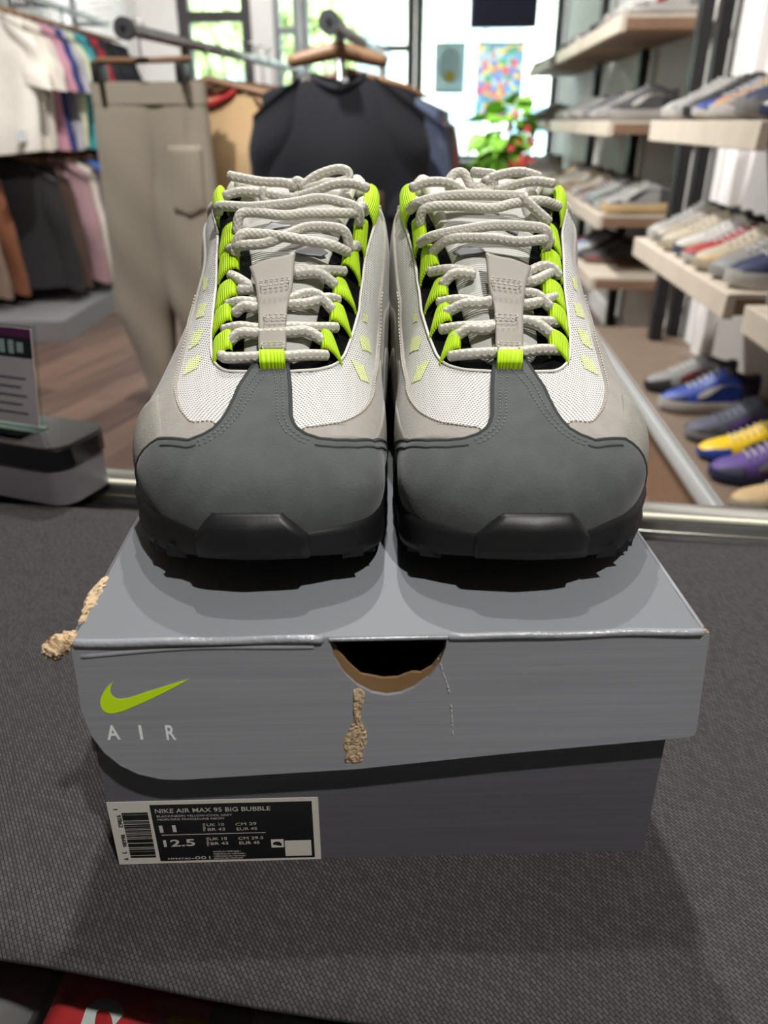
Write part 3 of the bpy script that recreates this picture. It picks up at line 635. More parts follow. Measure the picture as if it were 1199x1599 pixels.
# all in centimetres along the shoe from the toe tip: height of the ridge, width, squareness, widest level, outward bias each side
Hf = pchip([0, .5, 1, 2, 3.5, 5.5, 8.5, 12, 16, 19.5, 22, 26], [3.2, 4.4, 4.95, 5.6, 6.2, 6.8, 7.7, 9.7, 12.2, 14.0, 14.6, 14.6])
Wf = pchip([0, .25, .5, 1, 2, 4, 6, 8, 10, 14, 20, 27, 30, 31], [0, 3.4, 4.8, 6.7, 8.9, 10.8, 11.4, 11.5, 11.3, 10.7, 10.4, 9.6, 6.5, 0])
Nf = pchip([0, 5, 9, 13, 17, 19, 25], [2.3, 2.3, 2.4, 2.8, 4.6, 6, 6])
H0 = pchip([0, 3, 6, 31], [3.3, 3.4, 3.4, 3.2])
DL = pchip([0, 1, 2, 4, 6, 8, 10, 12.5, 15, 17, 20, 31], [-.6, -.6, -.45, -.1, .45, .72, .6, .3, -.15, -.4, .0, 0])
DR = pchip([0, 1, 2, 4, 6, 8, 10, 14, 20, 31], [.45, .4, .2, -.3, -.6, -.5, -.4, -.3, .4, 0])
def halves(s):
    k = np.clip(Wf(s) / 8, 0, 1)
    return Wf(s) / 2 + DL(s) * k, Wf(s) / 2 + DR(s) * k
def S0(s, ph):
    """point of the shoe's outer form: s cm behind the toe, angle ph round it (0 inner side, pi/2 ridge, pi outer side)"""
    s, ph = np.broadcast_arrays(np.asarray(s, float), np.asarray(ph, float))
    n = Nf(s); cp, sp = np.cos(ph), np.sin(ph); le, ri = halves(s)
    a = np.where(cp > 0, ri, -le) * np.abs(cp) ** (2 / n)
    h = np.where(sp >= 0, H0(s) + (Hf(s) - H0(s)) * np.abs(sp) ** (2 / n), H0(s) - np.abs(sp) * 4.0)
    a = np.where(sp < 0, a * (1 - 0.8 * (1 - np.abs(cp))), a)
    return np.stack([a / 100, s / 100, h / 100], -1)
def SN(s, ph):
    e = 0.02
    du = S0(np.asarray(s) + e, ph) - S0(np.maximum(np.asarray(s) - e, 0), ph); dv = S0(s, np.asarray(ph) + 0.01) - S0(s, np.asarray(ph) - 0.01)
    n = np.cross(dv, du); l = np.linalg.norm(n, axis=-1, keepdims=True)
    n = n / np.maximum(l, 1e-9)
    P = S0(s, ph); c = np.zeros_like(P); c[..., 1] = P[..., 1]; c[..., 2] = 0.035
    sg = np.sign((n * (P - c)).sum(-1, keepdims=True)); sg[sg == 0] = 1
    return n * sg
def SO(s, ph, off): return S0(s, ph) + SN(s, ph) * np.asarray(off)[..., None]
def pix(P):
    P = P + np.array([XC, Y0, LID - CZ]); d = P[..., 1] * CO - P[..., 2] * SI; u = P[..., 1] * SI + P[..., 2] * CO
    return np.stack([600 + P[..., 0] / d * FPX, 800 - u / d * FPX], -1), d
_gs, _gp = np.meshgrid(np.concatenate([np.linspace(0.02, 4, 160), np.linspace(4.03, 26, 340)]), np.linspace(-0.22, PI + 0.22, 300), indexing='ij')
_gx, _gd = pix(S0(_gs, _gp))
def hit(px, py, off=0.0):
    """where the sight line through a pixel meets the shoe's form -> (s, ph)"""
    d2 = (_gx[..., 0] - px) ** 2 + (_gx[..., 1] - py) ** 2
    m = d2 < max(d2.min() * 1.5, 9.0)
    k = np.where(m, _gd + d2 * 1e-4, 9e9).argmin(); s, ph = _gs.flat[k], _gp.flat[k]
    for _ in range(6):
        f = lambda a, b: pix(SO(np.array([a]), np.array([b]), np.array([off])))[0][0]
        p = f(s, ph); ds = (f(s + .02, ph) - p) / .02; dp = (f(s, ph + .01) - p) / .01
        J = np.array([ds, dp]).T; r = np.array([px, py]) - p
        if abs(np.linalg.det(J)) < 1e-3: break
        st = np.linalg.lstsq(J, r, rcond=None)[0]; st = np.clip(st, [-.5, -.15], [.5, .15])
        s = float(np.clip(s + st[0], .01, 26)); ph = float(np.clip(ph + st[1], -.24, PI + .24))
    return s, ph
def Z(pts):  # left shoe close-up coordinates -> photograph pixels
    return [(200 + x / 2.8548, 250 + y / 2.855) for x, y in pts]
def Z2(pts):  # right shoe close-up, mirrored on to the left shoe
    return [(629 - x / 2.8548, 250 + y / 2.855) for x, y in pts]
def Z3(pts): return [(200 + x / 2.8548, 600 + y / 2.8556) for x, y in pts]
def hits(pts, off=0.0): return np.array([hit(x, y, off) for x, y in pts])
def resamp(Q, n):
    Q = np.asarray(Q, float); sc = np.array([1.0, 4.5]); d = np.concatenate([[0], np.cumsum(np.linalg.norm(np.diff(Q * sc, axis=0), axis=1))])
    t = np.linspace(0, d[-1], n); return np.stack([np.interp(t, d, Q[:, i]) for i in range(2)], -1)
def curve_sp(Q, n): return resamp(catmull(np.asarray(Q, float), 8), n)

_arc = S0(_gs, _gp); _arc = np.concatenate([np.zeros((len(_gs), 1)), np.cumsum(np.linalg.norm(np.diff(_arc, axis=1), axis=-1), axis=1)], 1)
_gs1, _gp1 = _gs[:, 0], _gp[0]; _a0, _a1 = (np.array([np.interp(q_, _gp1, r_) for r_ in _arc])[:, None] for q_ in (0.0, PI)); _arc = np.where(_gp1[None] < PI / 2, _arc - _a0, _arc - _a1)
def arc_uv(Q):
    s_, p_ = Q[..., 0].ravel(), Q[..., 1].ravel(); i = np.clip(np.searchsorted(_gs1, s_), 0, len(_gs1) - 1); f = np.clip((p_ - _gp1[0]) / (_gp1[1] - _gp1[0]), 0, len(_gp1) - 1.001); k = f.astype(int); f = f - k
    return np.stack([_arc[i, k] * (1 - f) + _arc[i, k + 1] * f, s_ / 100 * 1.15], -1)
class Shoe:
    def __init__(s, mir, label):
        s.mir = mir
        s.t = thing('sneaker', label, 'sneaker', (XC if not mir else 2 * XMIR - XC, Y0, LID + 0.0002), 0, 'pair of sneakers on the shoe box')
    def out(s, name, V, F, m, uv=None, parent=None, smooth=True):
        V = np.array(V, float)
        if s.mir: V[:, 0] *= -1; F = [tuple(reversed(f)) for f in F]
        return mesh(name, V, F, m, parent or s.t, smooth, uv)
    def panel(s, name, A, B, off, m, nv=14, rim=0.0012, drop=None, offv=None, parent=None, uvs=None):
        """sheet stretched between two edges given as (s, ph), standing off the form by off (a number, or an array along A)"""
        A, B = np.asarray(A), np.asarray(B); n = len(A); t = np.linspace(0, 1, nv)
        Q = A[:, None] * (1 - t)[None, :, None] + B[:, None] * t[None, :, None]
        O = np.zeros((n, nv)) + (np.asarray(off)[:, None] if np.ndim(off) else off)
        if offv is not None: O = O + np.asarray(offv)[None, :]
        if rim:
            Q = np.pad(Q, ((2, 2), (2, 2), (0, 0)), mode='edge'); O = np.pad(O, 2, mode='edge')
            e = 0.05
            for ax in (0, 1):
                q = np.moveaxis(Q, ax, 0)
                for i0, i1, i2 in ((1, 2, 3), (-2, -3, -4)):
                    q[i0] = q[i1]; q[i1] = q[i1] + (q[i2] - q[i1]) * 0.12
            dr = rim if drop is None else drop
            O[1, :] -= rim * 0.35; O[-2, :] -= rim * 0.35; O[:, 1] -= rim * 0.35; O[:, -2] -= rim * 0.35
            O[0, :] -= dr; O[-1, :] -= dr; O[:, 0] -= dr; O[:, -1] -= dr
        P = SO(Q[..., 0], Q[..., 1], O); V, F = gridvf(P)
        uv = arc_uv(Q) if uvs is None else uvs(Q)
        return s.out(name, V, F, m, uv, parent)
    def cord(s, name, P, r, m, parent=None, n=8):
        P = np.array(P, float)
        if s.mir: P = P * np.array([-1, 1, 1])
        return tube(name, P, r, m, parent or s.t, n)
    def path(s, Q, off, n=5):
        Q = np.asarray(Q); o = np.zeros(len(Q)) + off
        return catmull(SO(Q[:, 0], Q[:, 1], o), n)
    def stitches(s, Q, off, m, parent, step=0.0026, ln=0.6, r=0.00032):
        P = s.path(Q, off, 10); d = np.concatenate([[0], np.cumsum(np.linalg.norm(np.diff(P, axis=0), axis=1))])
        mb = MB(); k = 0.0
        while k + step * ln < d[-1]:
            a = np.array([np.interp(k, d, P[:, i]) for i in range(3)]); b = np.array([np.interp(k + step * ln, d, P[:, i]) for i in range(3)])
            mb.cyl(a, b, r, 5); k += step
        o = s.out('stitching', mb.V, mb.F, m, None, parent); o['kind'] = 'stuff'; return o

# outlines read off the left shoe once, kept as positions on the form
E_CAP = hits(Z3([(150, 260), (280, 270), (345, 245), (390, 218), (425, 180), (452, 138), (480, 80), (500, 30)]) + [(386, 594), (396, 578), (402, 566)]
             + [(424, 565), (447, 566)] + [(451, 590), (453, 612), (453.5, 634)] + Z3([(725, 158), (735, 190), (750, 215), (790, 243), (850, 263), (920, 270), (1000, 271), (1080, 268), (1130, 264)]))
E_TL = hits(Z([(378, 150), (382, 230), (396, 290), (400, 400), (396, 520), (385, 650), (373, 780), (372, 850), (380, 895), (410, 932), (450, 948), (540, 950), (610, 948)]))
E_TR = hits(Z([(1108, 150), (1106, 230), (1090, 320), (1058, 430), (1045, 540), (1030, 670), (1003, 770), (962, 880), (940, 905), (900, 928), (830, 943), (712, 950), (640, 948)]))
E_ML = hits([(338, 664)] + Z3([(300, 180), (262, 145), (238, 105), (222, 40)]) + [(277, 610), (281, 585), (288, 556), (297, 520), (306, 478)])
E_MR = hits(Z3([(770, 212), (840, 200), (950, 178), (1020, 140), (1060, 95), (1085, 30)]) + [(582, 590), (587, 555), (590, 515), (591, 470)])
E_WL = hits([(258, 688), (254, 660), (252, 640), (254, 622)])
E_WR = hits([(583, 690), (590, 668), (594, 648), (596, 632)])
G_IL = hits(Z([(500, 160), (510, 260), (522, 320), (545, 440), (540, 540), (525, 660), (515, 760), (515, 850), (560, 900), (610, 905)]))
G_IR = hits(Z([(1020, 150), (1000, 230), (965, 300), (905, 430), (880, 550), (850, 690), (830, 770), (800, 850), (720, 895), (640, 905)]))
TABS_L = [[(372, 150), (430, 138), (436, 212), (398, 288)], [(418, 318), (490, 300), (490, 372), (402, 432)], [(408, 438), (490, 414), (490, 492), (398, 542)],
          [(402, 568), (490, 550), (488, 612), (388, 672)], [(386, 682), (462, 660), (460, 722), (374, 778)], [(380, 800), (466, 778), (460, 852), (378, 896)]]
TABS_R = [[(1108, 132), (1056, 136), (1042, 222), (1106, 290)], [(1076, 280), (1016, 278), (1006, 372), (1062, 430)], [(1030, 398), (970, 400), (956, 472), (1042, 552)],
          [(976, 542), (920, 546), (918, 612), (1024, 676)], [(966, 656), (906, 660), (904, 722), (1002, 790)], [(916, 776), (862, 780), (866, 848), (958, 902)]]
STRIPES = [[(330, 520), (362, 532), (350, 580), (338, 588)], [(318, 650), (356, 640), (340, 700), (306, 712)], [(296, 770), (342, 752), (318, 822), (272, 852)], [(268, 900), (330, 870), (312, 932), (248, 966)],
           [(1050, 680), (1064, 690), (1066, 730), (1046, 722)], [(1030, 786), (1072, 798), (1084, 866), (1042, 850)], [(992, 890), (1052, 926), (1076, 1000), (1036, 984)]]
LACES_A = dict(
    r6=[(412, 858), (440, 884), (520, 884), (600, 880), (700, 880), (800, 872), (890, 858)],
    a=[(420, 745), (500, 746), (590, 756), (720, 748), (820, 750), (938, 736)], b=[(445, 800), (500, 776), (580, 776), (720, 770), (800, 768), (872, 792)],
    c=[(438, 634), (500, 634), (590, 642), (725, 646), (800, 642), (890, 618), (945, 614)], d=[(470, 672), (520, 656), (590, 660), (730, 622), (790, 600), (850, 606), (920, 658)],
    e=[(452, 502), (500, 536), (575, 572)], e2=[(490, 566), (590, 562)], e3=[(740, 492), (830, 494), (975, 486)], e4=[(745, 498), (850, 508), (932, 546)],
    f=[(468, 404), (510, 372), (560, 360), (680, 372), (800, 392), (900, 408), (988, 402)], f2=[(446, 388), (520, 412), (620, 402), (720, 362), (800, 332), (900, 330), (960, 350), (995, 392)], f3=[(985, 410), (1010, 385), (1032, 378)],
    g=[(478, 308), (510, 276), (570, 266), (700, 280), (800, 270), (900, 268), (1000, 262), (1032, 232), (1064, 222)], h=[(394, 222), (430, 236), (560, 242), (700, 224), (850, 204), (950, 220), (1015, 248), (1040, 274)])
LACES_B = dict(  # the right shoe's, mirrored
    r6=[(312, 862), (400, 868), (510, 862), (630, 860), (720, 848), (815, 835)],
    a=[(272, 745), (370, 746), (480, 742), (610, 720), (700, 722), (810, 712)], b=[(330, 784), (400, 756), (480, 756), (610, 718), (700, 732), (775, 764)],
    c=[(262, 625), (360, 625), (465, 640), (600, 650), (700, 640), (795, 598)], d=[(292, 672), (380, 646), (465, 640), (600, 602), (700, 602), (772, 645)],
    e=[(222, 490), (320, 490), (425, 488)], e2=[(278, 546), (340, 510), (425, 500)], e3=[(612, 530), (700, 488), (760, 478), (815, 508)], e4=[(620, 540), (700, 540), (800, 478)],
    f=[(180, 362), (260, 366), (400, 340), (540, 324), (680, 330), (740, 350), (760, 380)], f2=[(232, 404), (320, 384), (480, 380), (620, 396), (720, 386), (775, 352)],
    g=[(178, 276), (220, 246), (330, 236), (500, 248), (600, 226), (720, 214), (815, 196)], h=[(138, 212), (200, 216), (350, 190), (520, 194), (650, 212), (770, 262)])
BOW_A = dict(i=([(432, 162), (500, 144), (600, 150), (700, 168), (755, 172)], [8, 12, 14, 16, 17]), i2=([(760, 165), (840, 140), (920, 112), (1000, 108), (1068, 128)], [18, 18, 17, 15, 9]),
             loop=([(770, 128), (840, 74), (930, 44), (978, 54), (980, 88), (930, 104), (850, 118), (785, 138)], [24, 30, 34, 34, 30, 26, 24, 22]),
             end=([(450, 72), (520, 86), (600, 100), (690, 104), (752, 120)], [22, 26, 28, 27, 23]), under=([(600, 130), (610, 180), (650, 200), (720, 196), (760, 160)], [14, 13, 13, 14, 18]),
             knot=([(742, 98), (770, 112), (784, 150), (770, 186), (748, 160), (738, 122), (756, 96), (782, 120), (762, 150), (742, 140)], [24, 26, 26, 22, 26, 28, 27, 28, 29, 26]))
BOW_B = dict(i=([(150, 128), (220, 102), (320, 106), (400, 150), (470, 150)], [8, 12, 14, 16, 17]), i2=([(530, 140), (620, 112), (700, 98), (785, 108)], [18, 18, 15, 9]),
             loop=([(500, 140), (400, 158), (330, 140), (322, 96), (348, 62), (384, 62), (404, 92), (424, 122), (480, 128)], [20, 22, 26, 30, 34, 34, 31, 27, 24]),
             end=([(500, 84), (560, 66), (640, 56), (722, 78)], [26, 28, 27, 25]), under=([(425, 56), (470, 60), (520, 70), (500, 110), (470, 150)], [30, 32, 30, 27, 22]),
             knot=([(480, 100), (500, 92), (516, 120), (500, 158), (482, 140), (478, 108), (496, 96), (520, 110), (505, 132), (485, 124)], [24, 26, 26, 22, 26, 28, 27, 28, 29, 26]))

def smooth01(x): x = np.clip(x, 0, 1); return x * x * (3 - 2 * x)
def build_shoe(mir, label):
    S = Shoe(mir, label); t = S.t
    # --- sole: midsole wall and outsole with toe spring
    zb = lambda s: np.interp(s, [-.4, 0, 1, 2, 3.5, 5, 7, 24, 29, 31.4], [2.05, 1.95, 1.5, 1.1, .6, .22, 0, 0, .25, .9])
    ht = lambda s: np.interp(s, [-.4, 3, 10, 20, 26, 31.4], [3.05, 3.0, 3.0, 3.5, 4.0, 4.1])
    u = np.concatenate([np.linspace(0, 1, 30) ** 2 * 5, np.linspace(5.3, 26, 40), 26 + (1 - (1 - np.linspace(0.04, 1, 24)) ** 2) * 5.4])
    def sole_pts(sv):
        se = np.clip((sv + .4) * 31 / 31.8, 0, 31); le, ri = halves(se); g = 0.22 * np.clip(Wf(se) / 3, 0, 1)
        return le + g, ri + g
    sv = u - .4; le, ri = sole_pts(sv); b, tp = zb(sv), ht(sv)
    fr = [(0.90, 1.0), (0.975, 0.94), (1.0, 0.72), (0.985, 0.45), (1.0, 0.30), (0.985, 0.12), (0.93, 0.02), (0.6, 0)]
    rows = []
    for i in range(len(sv)):
        hh = tp[i] - b[i]
        L = [(-le[i] * k, b[i] + hh * z) for k, z in fr]; R = [(ri[i] * k, b[i] + hh * z) for k, z in reversed(fr)]
        rows.append([(x / 100, sv[i] / 100, z / 100) for x, z in L + [(0, b[i])] + R])
    V, F = gridvf(np.array(rows)); sole = S.out('midsole', V, F, M_RUBBER)
    # tread lugs round the edge
    lug = MB()
    for sc in np.arange(1.2, 30, 1.15):
        l_, r_ = sole_pts(np.array([sc])); z = float(zb(np.array([sc]))[0])
        for a in (-l_[0] * .95, r_[0] * .95): lug.box((a / 100 * 0.90, sc / 100, z / 100 + .0030), (.009, .0085, .0052), 0.25 * (1 if a > 0 else -1))
    o = S.out('tread', lug.V, lug.F, M_RUBBER, smooth=False); o['kind'] = 'stuff'
    # air windows in the sidewall
    for s0, s1 in ((8.2, 12.2), (21.5, 29.0)):
        for sd in (-1, 1):
            q = np.linspace(s0, s1, 14); rr = []
            l_, r_ = sole_pts(q); w = (l_ if sd < 0 else r_); sh = np.sin(np.linspace(0, PI, 14)) ** .4
            for k in np.linspace(-1, 1, 7):
                rr.append(np.stack([sd * (w * .985 + .12 * sh * (1 - k * k)) / 100, q / 100, (1.75 + (.75 if s0 > 15 else .5) * k * sh) / 100], -1))
            V, F = gridvf(np.array(rr)); S.out('air_window', V, F, mat('air_bubble', (196, 214, 96), 0.12, coat=0.5), parent=sole)
    # --- upper: knit body, sunk where the throat is
    sv = np.concatenate([np.linspace(0.0, 1, 26) ** 2 * 4, np.linspace(4.2, 20.5, 84)]); pv = np.linspace(-.22, PI + .22, 150)
    Sg, Pg = np.meshgrid(sv, pv, indexing='ij')
    o = np.zeros_like(Sg); il, ir = np.argsort(E_TL[:, 0]), np.argsort(E_TR[:, 0])
    fl_, fr_ = np.interp(Sg, E_TL[il, 0], E_TL[il, 1]), np.interp(Sg, E_TR[ir, 0], E_TR[ir, 1])
    ins = np.minimum(fl_ - Pg, Pg - fr_); ins = np.where(Sg < min(E_TL[-1, 0], E_TR[-1, 0]), -1, ins)
    o -= 0.007 * smooth01(ins / 0.10)
    V, F = gridvf(SO(Sg, Pg, o)); uv = arc_uv(np.stack([Sg, Pg], -1))
    S.out('knit_upper', V, F, M_MESH, uv)
    # --- heel quarters with an open collar
    sv = np.concatenate([np.linspace(19.0, 27, 26), 27 + (1 - (1 - np.linspace(.05, 1, 22)) ** 2) * 4.0])
    Hc = np.interp(sv, [19, 20.5, 22.5, 25, 28, 30, 31], [13.4, 12.6, 11.0, 9.8, 10.0, 10.8, 10.9]); rims = {}
    for sd in (0, 1):
        rows = []; tops = []
        for s_, hc in zip(sv, Hc):
            fmax = min(1.0, (hc - 3.2) / (Hf(s_) - 3.2)); ph = math.asin(min(1, max(0.02, fmax ** (Nf(s_) / 2))))
            p = np.linspace(-.22, ph, 20); p = p if sd == 0 else PI - p
            P = S0(np.full(20, s_), p); P[:, 0] *= np.linspace(1, .93, 20); rows.append(P); tops.append(P[-1])
        rows = np.array(rows); V, F = gridvf(rows); S.out('heel_quarter', V, F, M_SUEDE)
        inn = rows * np.array([.93, 1, 1]) + np.array([0, -.0035, 0]); V, F = gridvf(inn); S.out('collar_lining', V, F, M_LINING)
        rims[sd] = tops
    rim = catmull(np.array(rims[0] + rims[1][::-1][1:]) + np.array([0, 0, .001]), 2); S.cord('collar_rim', rim, 0.0045, mat('white_collar_knit', (216, 213, 206), .85), n=8)
    # front ends of the padded collar, seen as two white rolls inside the top eyelets
    for pts in (Z([(505, 285), (548, 228), (540, 180), (505, 150), (470, 158)]), Z([(925, 285), (960, 210), (985, 160), (1015, 142), (1035, 160)])):
        q = hits(pts); S.cord('collar_roll', S.path(q, np.array([-.004, .001, .004, .005, .001]), 5), 0.0042, MATS['white_collar_knit'])
    # --- black lining round the throat, tongue, rolled edge
    A, B = resamp(E_TL, 60), resamp(E_TR, 60); tv = np.linspace(0, 1, 30); dip = -0.0035 * np.sin(tv * PI) ** .5
    S.panel('throat_lining', A, B, 0.0002, M_LINING, nv=30, rim=0, offv=dip)
    A, B = curve_sp(G_IL, 50), curve_sp(G_IR, 50)
    A = np.vstack([[22.0, A[0, 1]], A]); B = np.vstack([[22.0, B[0, 1]], B]); tv = np.linspace(0, 1, 24)
    ton = S.panel('tongue', A, B, -0.0022, M_TONGUE, nv=24, rim=0.002, drop=0.005, offv=0.0035 * np.sin(tv * PI))
    # printed tongue tag: grey and silver patches at the top of the tongue
    for pts, m_ in ((Z([(560, 500), (640, 470), (740, 440), (720, 470), (640, 505), (570, 530)]), M_SUEDE3), (Z([(760, 410), (850, 400), (890, 430), (860, 445), (780, 440), (740, 430)]), mat('silver_print', (128, 128, 130), .5, .2)),
                    (Z([(640, 300), (700, 290), (690, 310), (640, 335), (600, 350), (600, 330)]), MATS.get('silver_print') or mat('silver_print', (128, 128, 130), .5, .2))):
        q = hits(pts); S.panel('tongue_print', resamp(q[:3], 8), resamp(q[:2:-1], 8), 0.0022, m_, nv=6, rim=0.0006, parent=ton)
    S.cord('rolled_edge', S.path(np.vstack([resamp(E_TL, 40), resamp(E_TR, 40)[::-1][1:]]), 0.0004, 2), 0.0007, mat('white_edge_binding', (222, 220, 212), .85))
    # --- toe cap with its tongue of nubuck up the vamp
    C_ = resamp(E_CAP, 150)
    Cl = np.vstack([np.stack([np.linspace(C_[0, 0] + .9, C_[0, 0], 8)[:-1], np.linspace(PI + .2, C_[0, 1], 8)[:-1]], -1), C_, np.stack([np.linspace(C_[-1, 0], C_[-1, 0] + .9, 8)[1:], np.linspace(C_[-1, 1], -.2, 8)[1:]], -1)])
    tt = np.concatenate([np.linspace(0, 1, 34) ** 1.5, [1.0]]); Q = np.stack([Cl[:, :1] * tt[None, :], np.repeat(Cl[:, 1:], len(tt), 1)], -1)
    O = np.full(Q.shape[:2], .0024); O[:, -2] = .0021; O[:, -1] = -.0004
    V, F = gridvf(SO(Q[..., 0], Q[..., 1], O)); cap = S.out('toe_cap', V, F, M_CAP, np.stack([(Q[..., 1] - PI / 2) * .05, Q[..., 0] / 100], -1).reshape(-1, 2))
    S.cord('cap_edge', S.path(Cl, .0017, 1), 0.0011, M_SUEDE3 if False else mat('cap_edge_nubuck', (52, 55, 55), .95), cap, 7)
    def inset(Q, d):
        T = np.gradient(Q * np.array([1, 5.0]), axis=0); n = np.stack([-T[:, 1], T[:, 0]], -1); n /= np.linalg.norm(n, axis=1)[:, None] + 1e-9
        s_ = Q.copy(); w = n * d; s_[:, 0] += w[:, 0]; s_[:, 1] += w[:, 1] / 5; return s_
    vm = np.where(np.abs(C_[:, 1] - PI / 2) < .50)[0]; i0, j1 = vm[0], vm[-1]; md_ = np.abs(C_[:, 1] - C_[np.argmax(C_[:, 0]), 1]).argmin(); i1, j0 = md_ - 5, md_ + 5
    sg = 1 if inset(C_, .3)[10, 0] < C_[10, 0] else -1
    for a_, b_ in ((i0, i1), (j0, j1)):
        for d_ in (.28, .5): S.stitches(inset(C_, sg * d_)[a_:b_], .0025, M_STITCHD, cap, .0024)
    for a_, b_ in ((2, i0), (j1, -2)): S.cord('seam', S.path(inset(C_, sg * .42)[a_:b_], .0023, 2), .0006, MATS['cap_edge_nubuck'], cap, 6)
    # --- grey side panels in overlapping layers, inner and outer
    for side, E, W in ((0, E_ML, E_WL), (1, E_MR, E_WR)):
        b0 = PI + .2 if side == 0 else -.2; base = PI if side == 0 else 0.0; sg_ = -1 if side == 0 else 1
        A = curve_sp(np.vstack([hit(352, 700) if side == 0 else hit(466, 702), E]), 50); s_end = A[-1, 0]
        back = np.array([[q, A[-1, 1] + (base + sg_ * .62 - A[-1, 1]) * smooth01((q - s_end) / 5)] for q in np.linspace(s_end + .4, 21, 26)])
        A = np.vstack([A, back]); c0 = (C_[0, 0] if side == 0 else C_[-1, 0]) - .8
        B = np.stack([np.linspace(c0, 21.2, len(A)), np.full(len(A), b0)], -1)
        if side == 1: A, B = B, A
        pn1 = S.panel('side_panel', A, B, .0012, M_SUEDE, nv=22, rim=.0014)
        Eu = A if side == 0 else B
        S.stitches(Eu[2:52] + np.array([0.0, -sg_ * .012]), .0016, M_STITCH, pn1, .0022)
        # second and third wave
        for k, (m_, dph, of) in enumerate(((mat('warm_grey_suede', (146, 143, 134), .95, bump=(900, .35, .0008), var=.07, vscale=120), .17, .0026 if side == 0 else .0018), (M_SUEDE2, .03, .0042 if side == 0 else .0026), (M_SUEDE3, -.09, .0054 if side == 0 else .0030))):
            w0 = W[-1, 0] + .3
            q = np.linspace(w0, 30.0 if k else 27, 64)
            wave = base + sg_ * (dph + .08 * (1 - .72 * smooth01((q - 12) / 9)) * np.sin(q * 2.0 + k * 1.3) + .10 * (q - w0) / 24)
            A2 = np.stack([q, wave], -1)
            if k == 0: A2 = np.vstack([curve_sp(W, 12), A2])
            else: A2 = A2[2 + 3 * k:]
            B2 = np.stack([np.linspace(A2[0, 0] + (1.0 if k == 0 else .4), A2[-1, 0], len(A2)), np.full(len(A2), b0)], -1); of = .0012 + (of - .0012) * smooth01(np.arange(len(A2)) / 10)
            if side == 1: A2, B2 = B2, A2
            S.panel('side_layer', A2, B2, of, m_, nv=10, rim=.0013)
    # --- pale neon bands under the knit
    for pts in STRIPES:
        q = hits(Z(pts)); S.panel('neon_band', resamp(q[:2], 10), resamp(q[[3, 2]], 10), .0003, M_NEONPALE, nv=12, rim=0)
    # --- neon webbing loops
    prof = np.interp(np.linspace(0, 1, 16), [0, .2, .5, .8, .93, 1], [.0014, .0034, .0052, .0062, .0056, .0040])
    for pts in TABS_L + TABS_R:
        q = hits(Z(pts), .002); cq = q.mean(0); q = cq + (q - cq) * np.array([1.06, 1.12]); uo, ui, li, lo = q
        k = np.linspace(0, 1, 16); A = uo + (ui - uo) * k[:, None]; B = lo + (li - lo) * k[:, None]
        A = np.vstack([A, A[-1], A[-4]]); B = np.vstack([B, B[-1], B[-4]]); of = np.concatenate([prof, [.0012, -.001]])
        LL = np.linspace(0, .017, 20)
        def uvs(Q): 
            n_, m_ = Q.shape[:2]; return np.stack(np.meshgrid(np.linspace(0, .017, n_), np.linspace(0, .01, m_), indexing='ij'), -1)[..., ::-1].reshape(-1, 2)
        nv = 10; vv = np.linspace(-1, 1, nv); S.panel('webbing_loop', A, B, of, M_NEON, nv=nv, rim=.0014, offv=-.0008 * vv ** 4, uvs=uvs)
    # --- grey pull strap with its neon bar
    a = curve_sp(hits(Z([(558, 536), (578, 600), (587, 700), (583, 855)]), .004), 40); b = curve_sp(hits(Z([(752, 472), (736, 600), (712, 700), (706, 855)]), .004), 40)
    of = np.interp(np.linspace(0, 1, 40), [0, .25, .5, .8, 1], [.0125, .0105, .0085, .0075, .0055])
    strap = S.panel('pull_strap', a, b, of, M_STRAP, nv=12, rim=.0012, drop=.0022)
    for y0, y1, x0, x1 in ((556, 590, 592, 722), (690, 716, 606, 708), (798, 850, 596, 694)):
        slant = -.16 if y0 < 600 else -.03
        q = hits(Z([(x0, y0 + 10), (x1, y0 + 10 + slant * 130), (x1 - 4, y1 + slant * 130), (x0 + 8, y1), (x0, y0 + 10)]), .009)
        S.stitches(resamp(q, 26), np.interp(q[:, 0].mean(), [8, 13], [.0065, .0125]) + .0008, M_STITCH, strap, .0026, .6, .0004)
    q = hits(Z([(588, 846), (698, 846), (702, 905), (586, 905)]), .006)
    bar = S.panel('webbing_bar', resamp(q[:2], 14), resamp(q[[3, 2]], 14), .006, M_NEON, nv=12, rim=.0016, drop=.004, offv=.0022 * np.sin(np.linspace(0, 1, 12) * PI), uvs=lambda Q: np.stack(np.meshgrid(np.linspace(0, .01, Q.shape[1]), np.linspace(0, .01, Q.shape[0])), -1)[..., ::-1].reshape(-1, 2)[:, ::-1])
    # --- laces
    Zf, LA, BO = (Z2, LACES_B, BOW_B) if mir else (Z, LACES_A, BOW_A)
    lo = dict(r6=.0042, a=.0044, b=.0052, c=.0052, d=.006, e=.006, e2=.0066, e3=.006, e4=.0066, f=.0085, f2=.0070, f3=.005, g=.008, h=.0095)
    for k, pts in LA.items():
        q = hits(Zf(pts), lo[k]); of = np.full(len(q), lo[k]); of[0] -= .0022; of[-1] -= .0022
        if k in ('f', 'f2', 'g', 'h'): of[1:-1] += .004
        S.cord('lace', S.path(q, of, 6), .00265, M_LACE, n=10)
    for k, (pts, of) in BO.items():
        P = []
        for (x, y), o_ in zip(Zf(pts), of):
            # the bow stands on the tongue, above row one: place it at the depth of the top eyelets
            yy = Y0 + .178 + (o_ - 16) * .0004; r = ray(x, y); tt_ = yy / r[1]; P.append((r[0] * tt_ - XC, yy - Y0, r[2] * tt_ + CZ - LID))
        S.cord('bow_' + ('knot' if k == 'knot' else 'lace'), catmull(P, 7), .0026, M_LACE, n=10)
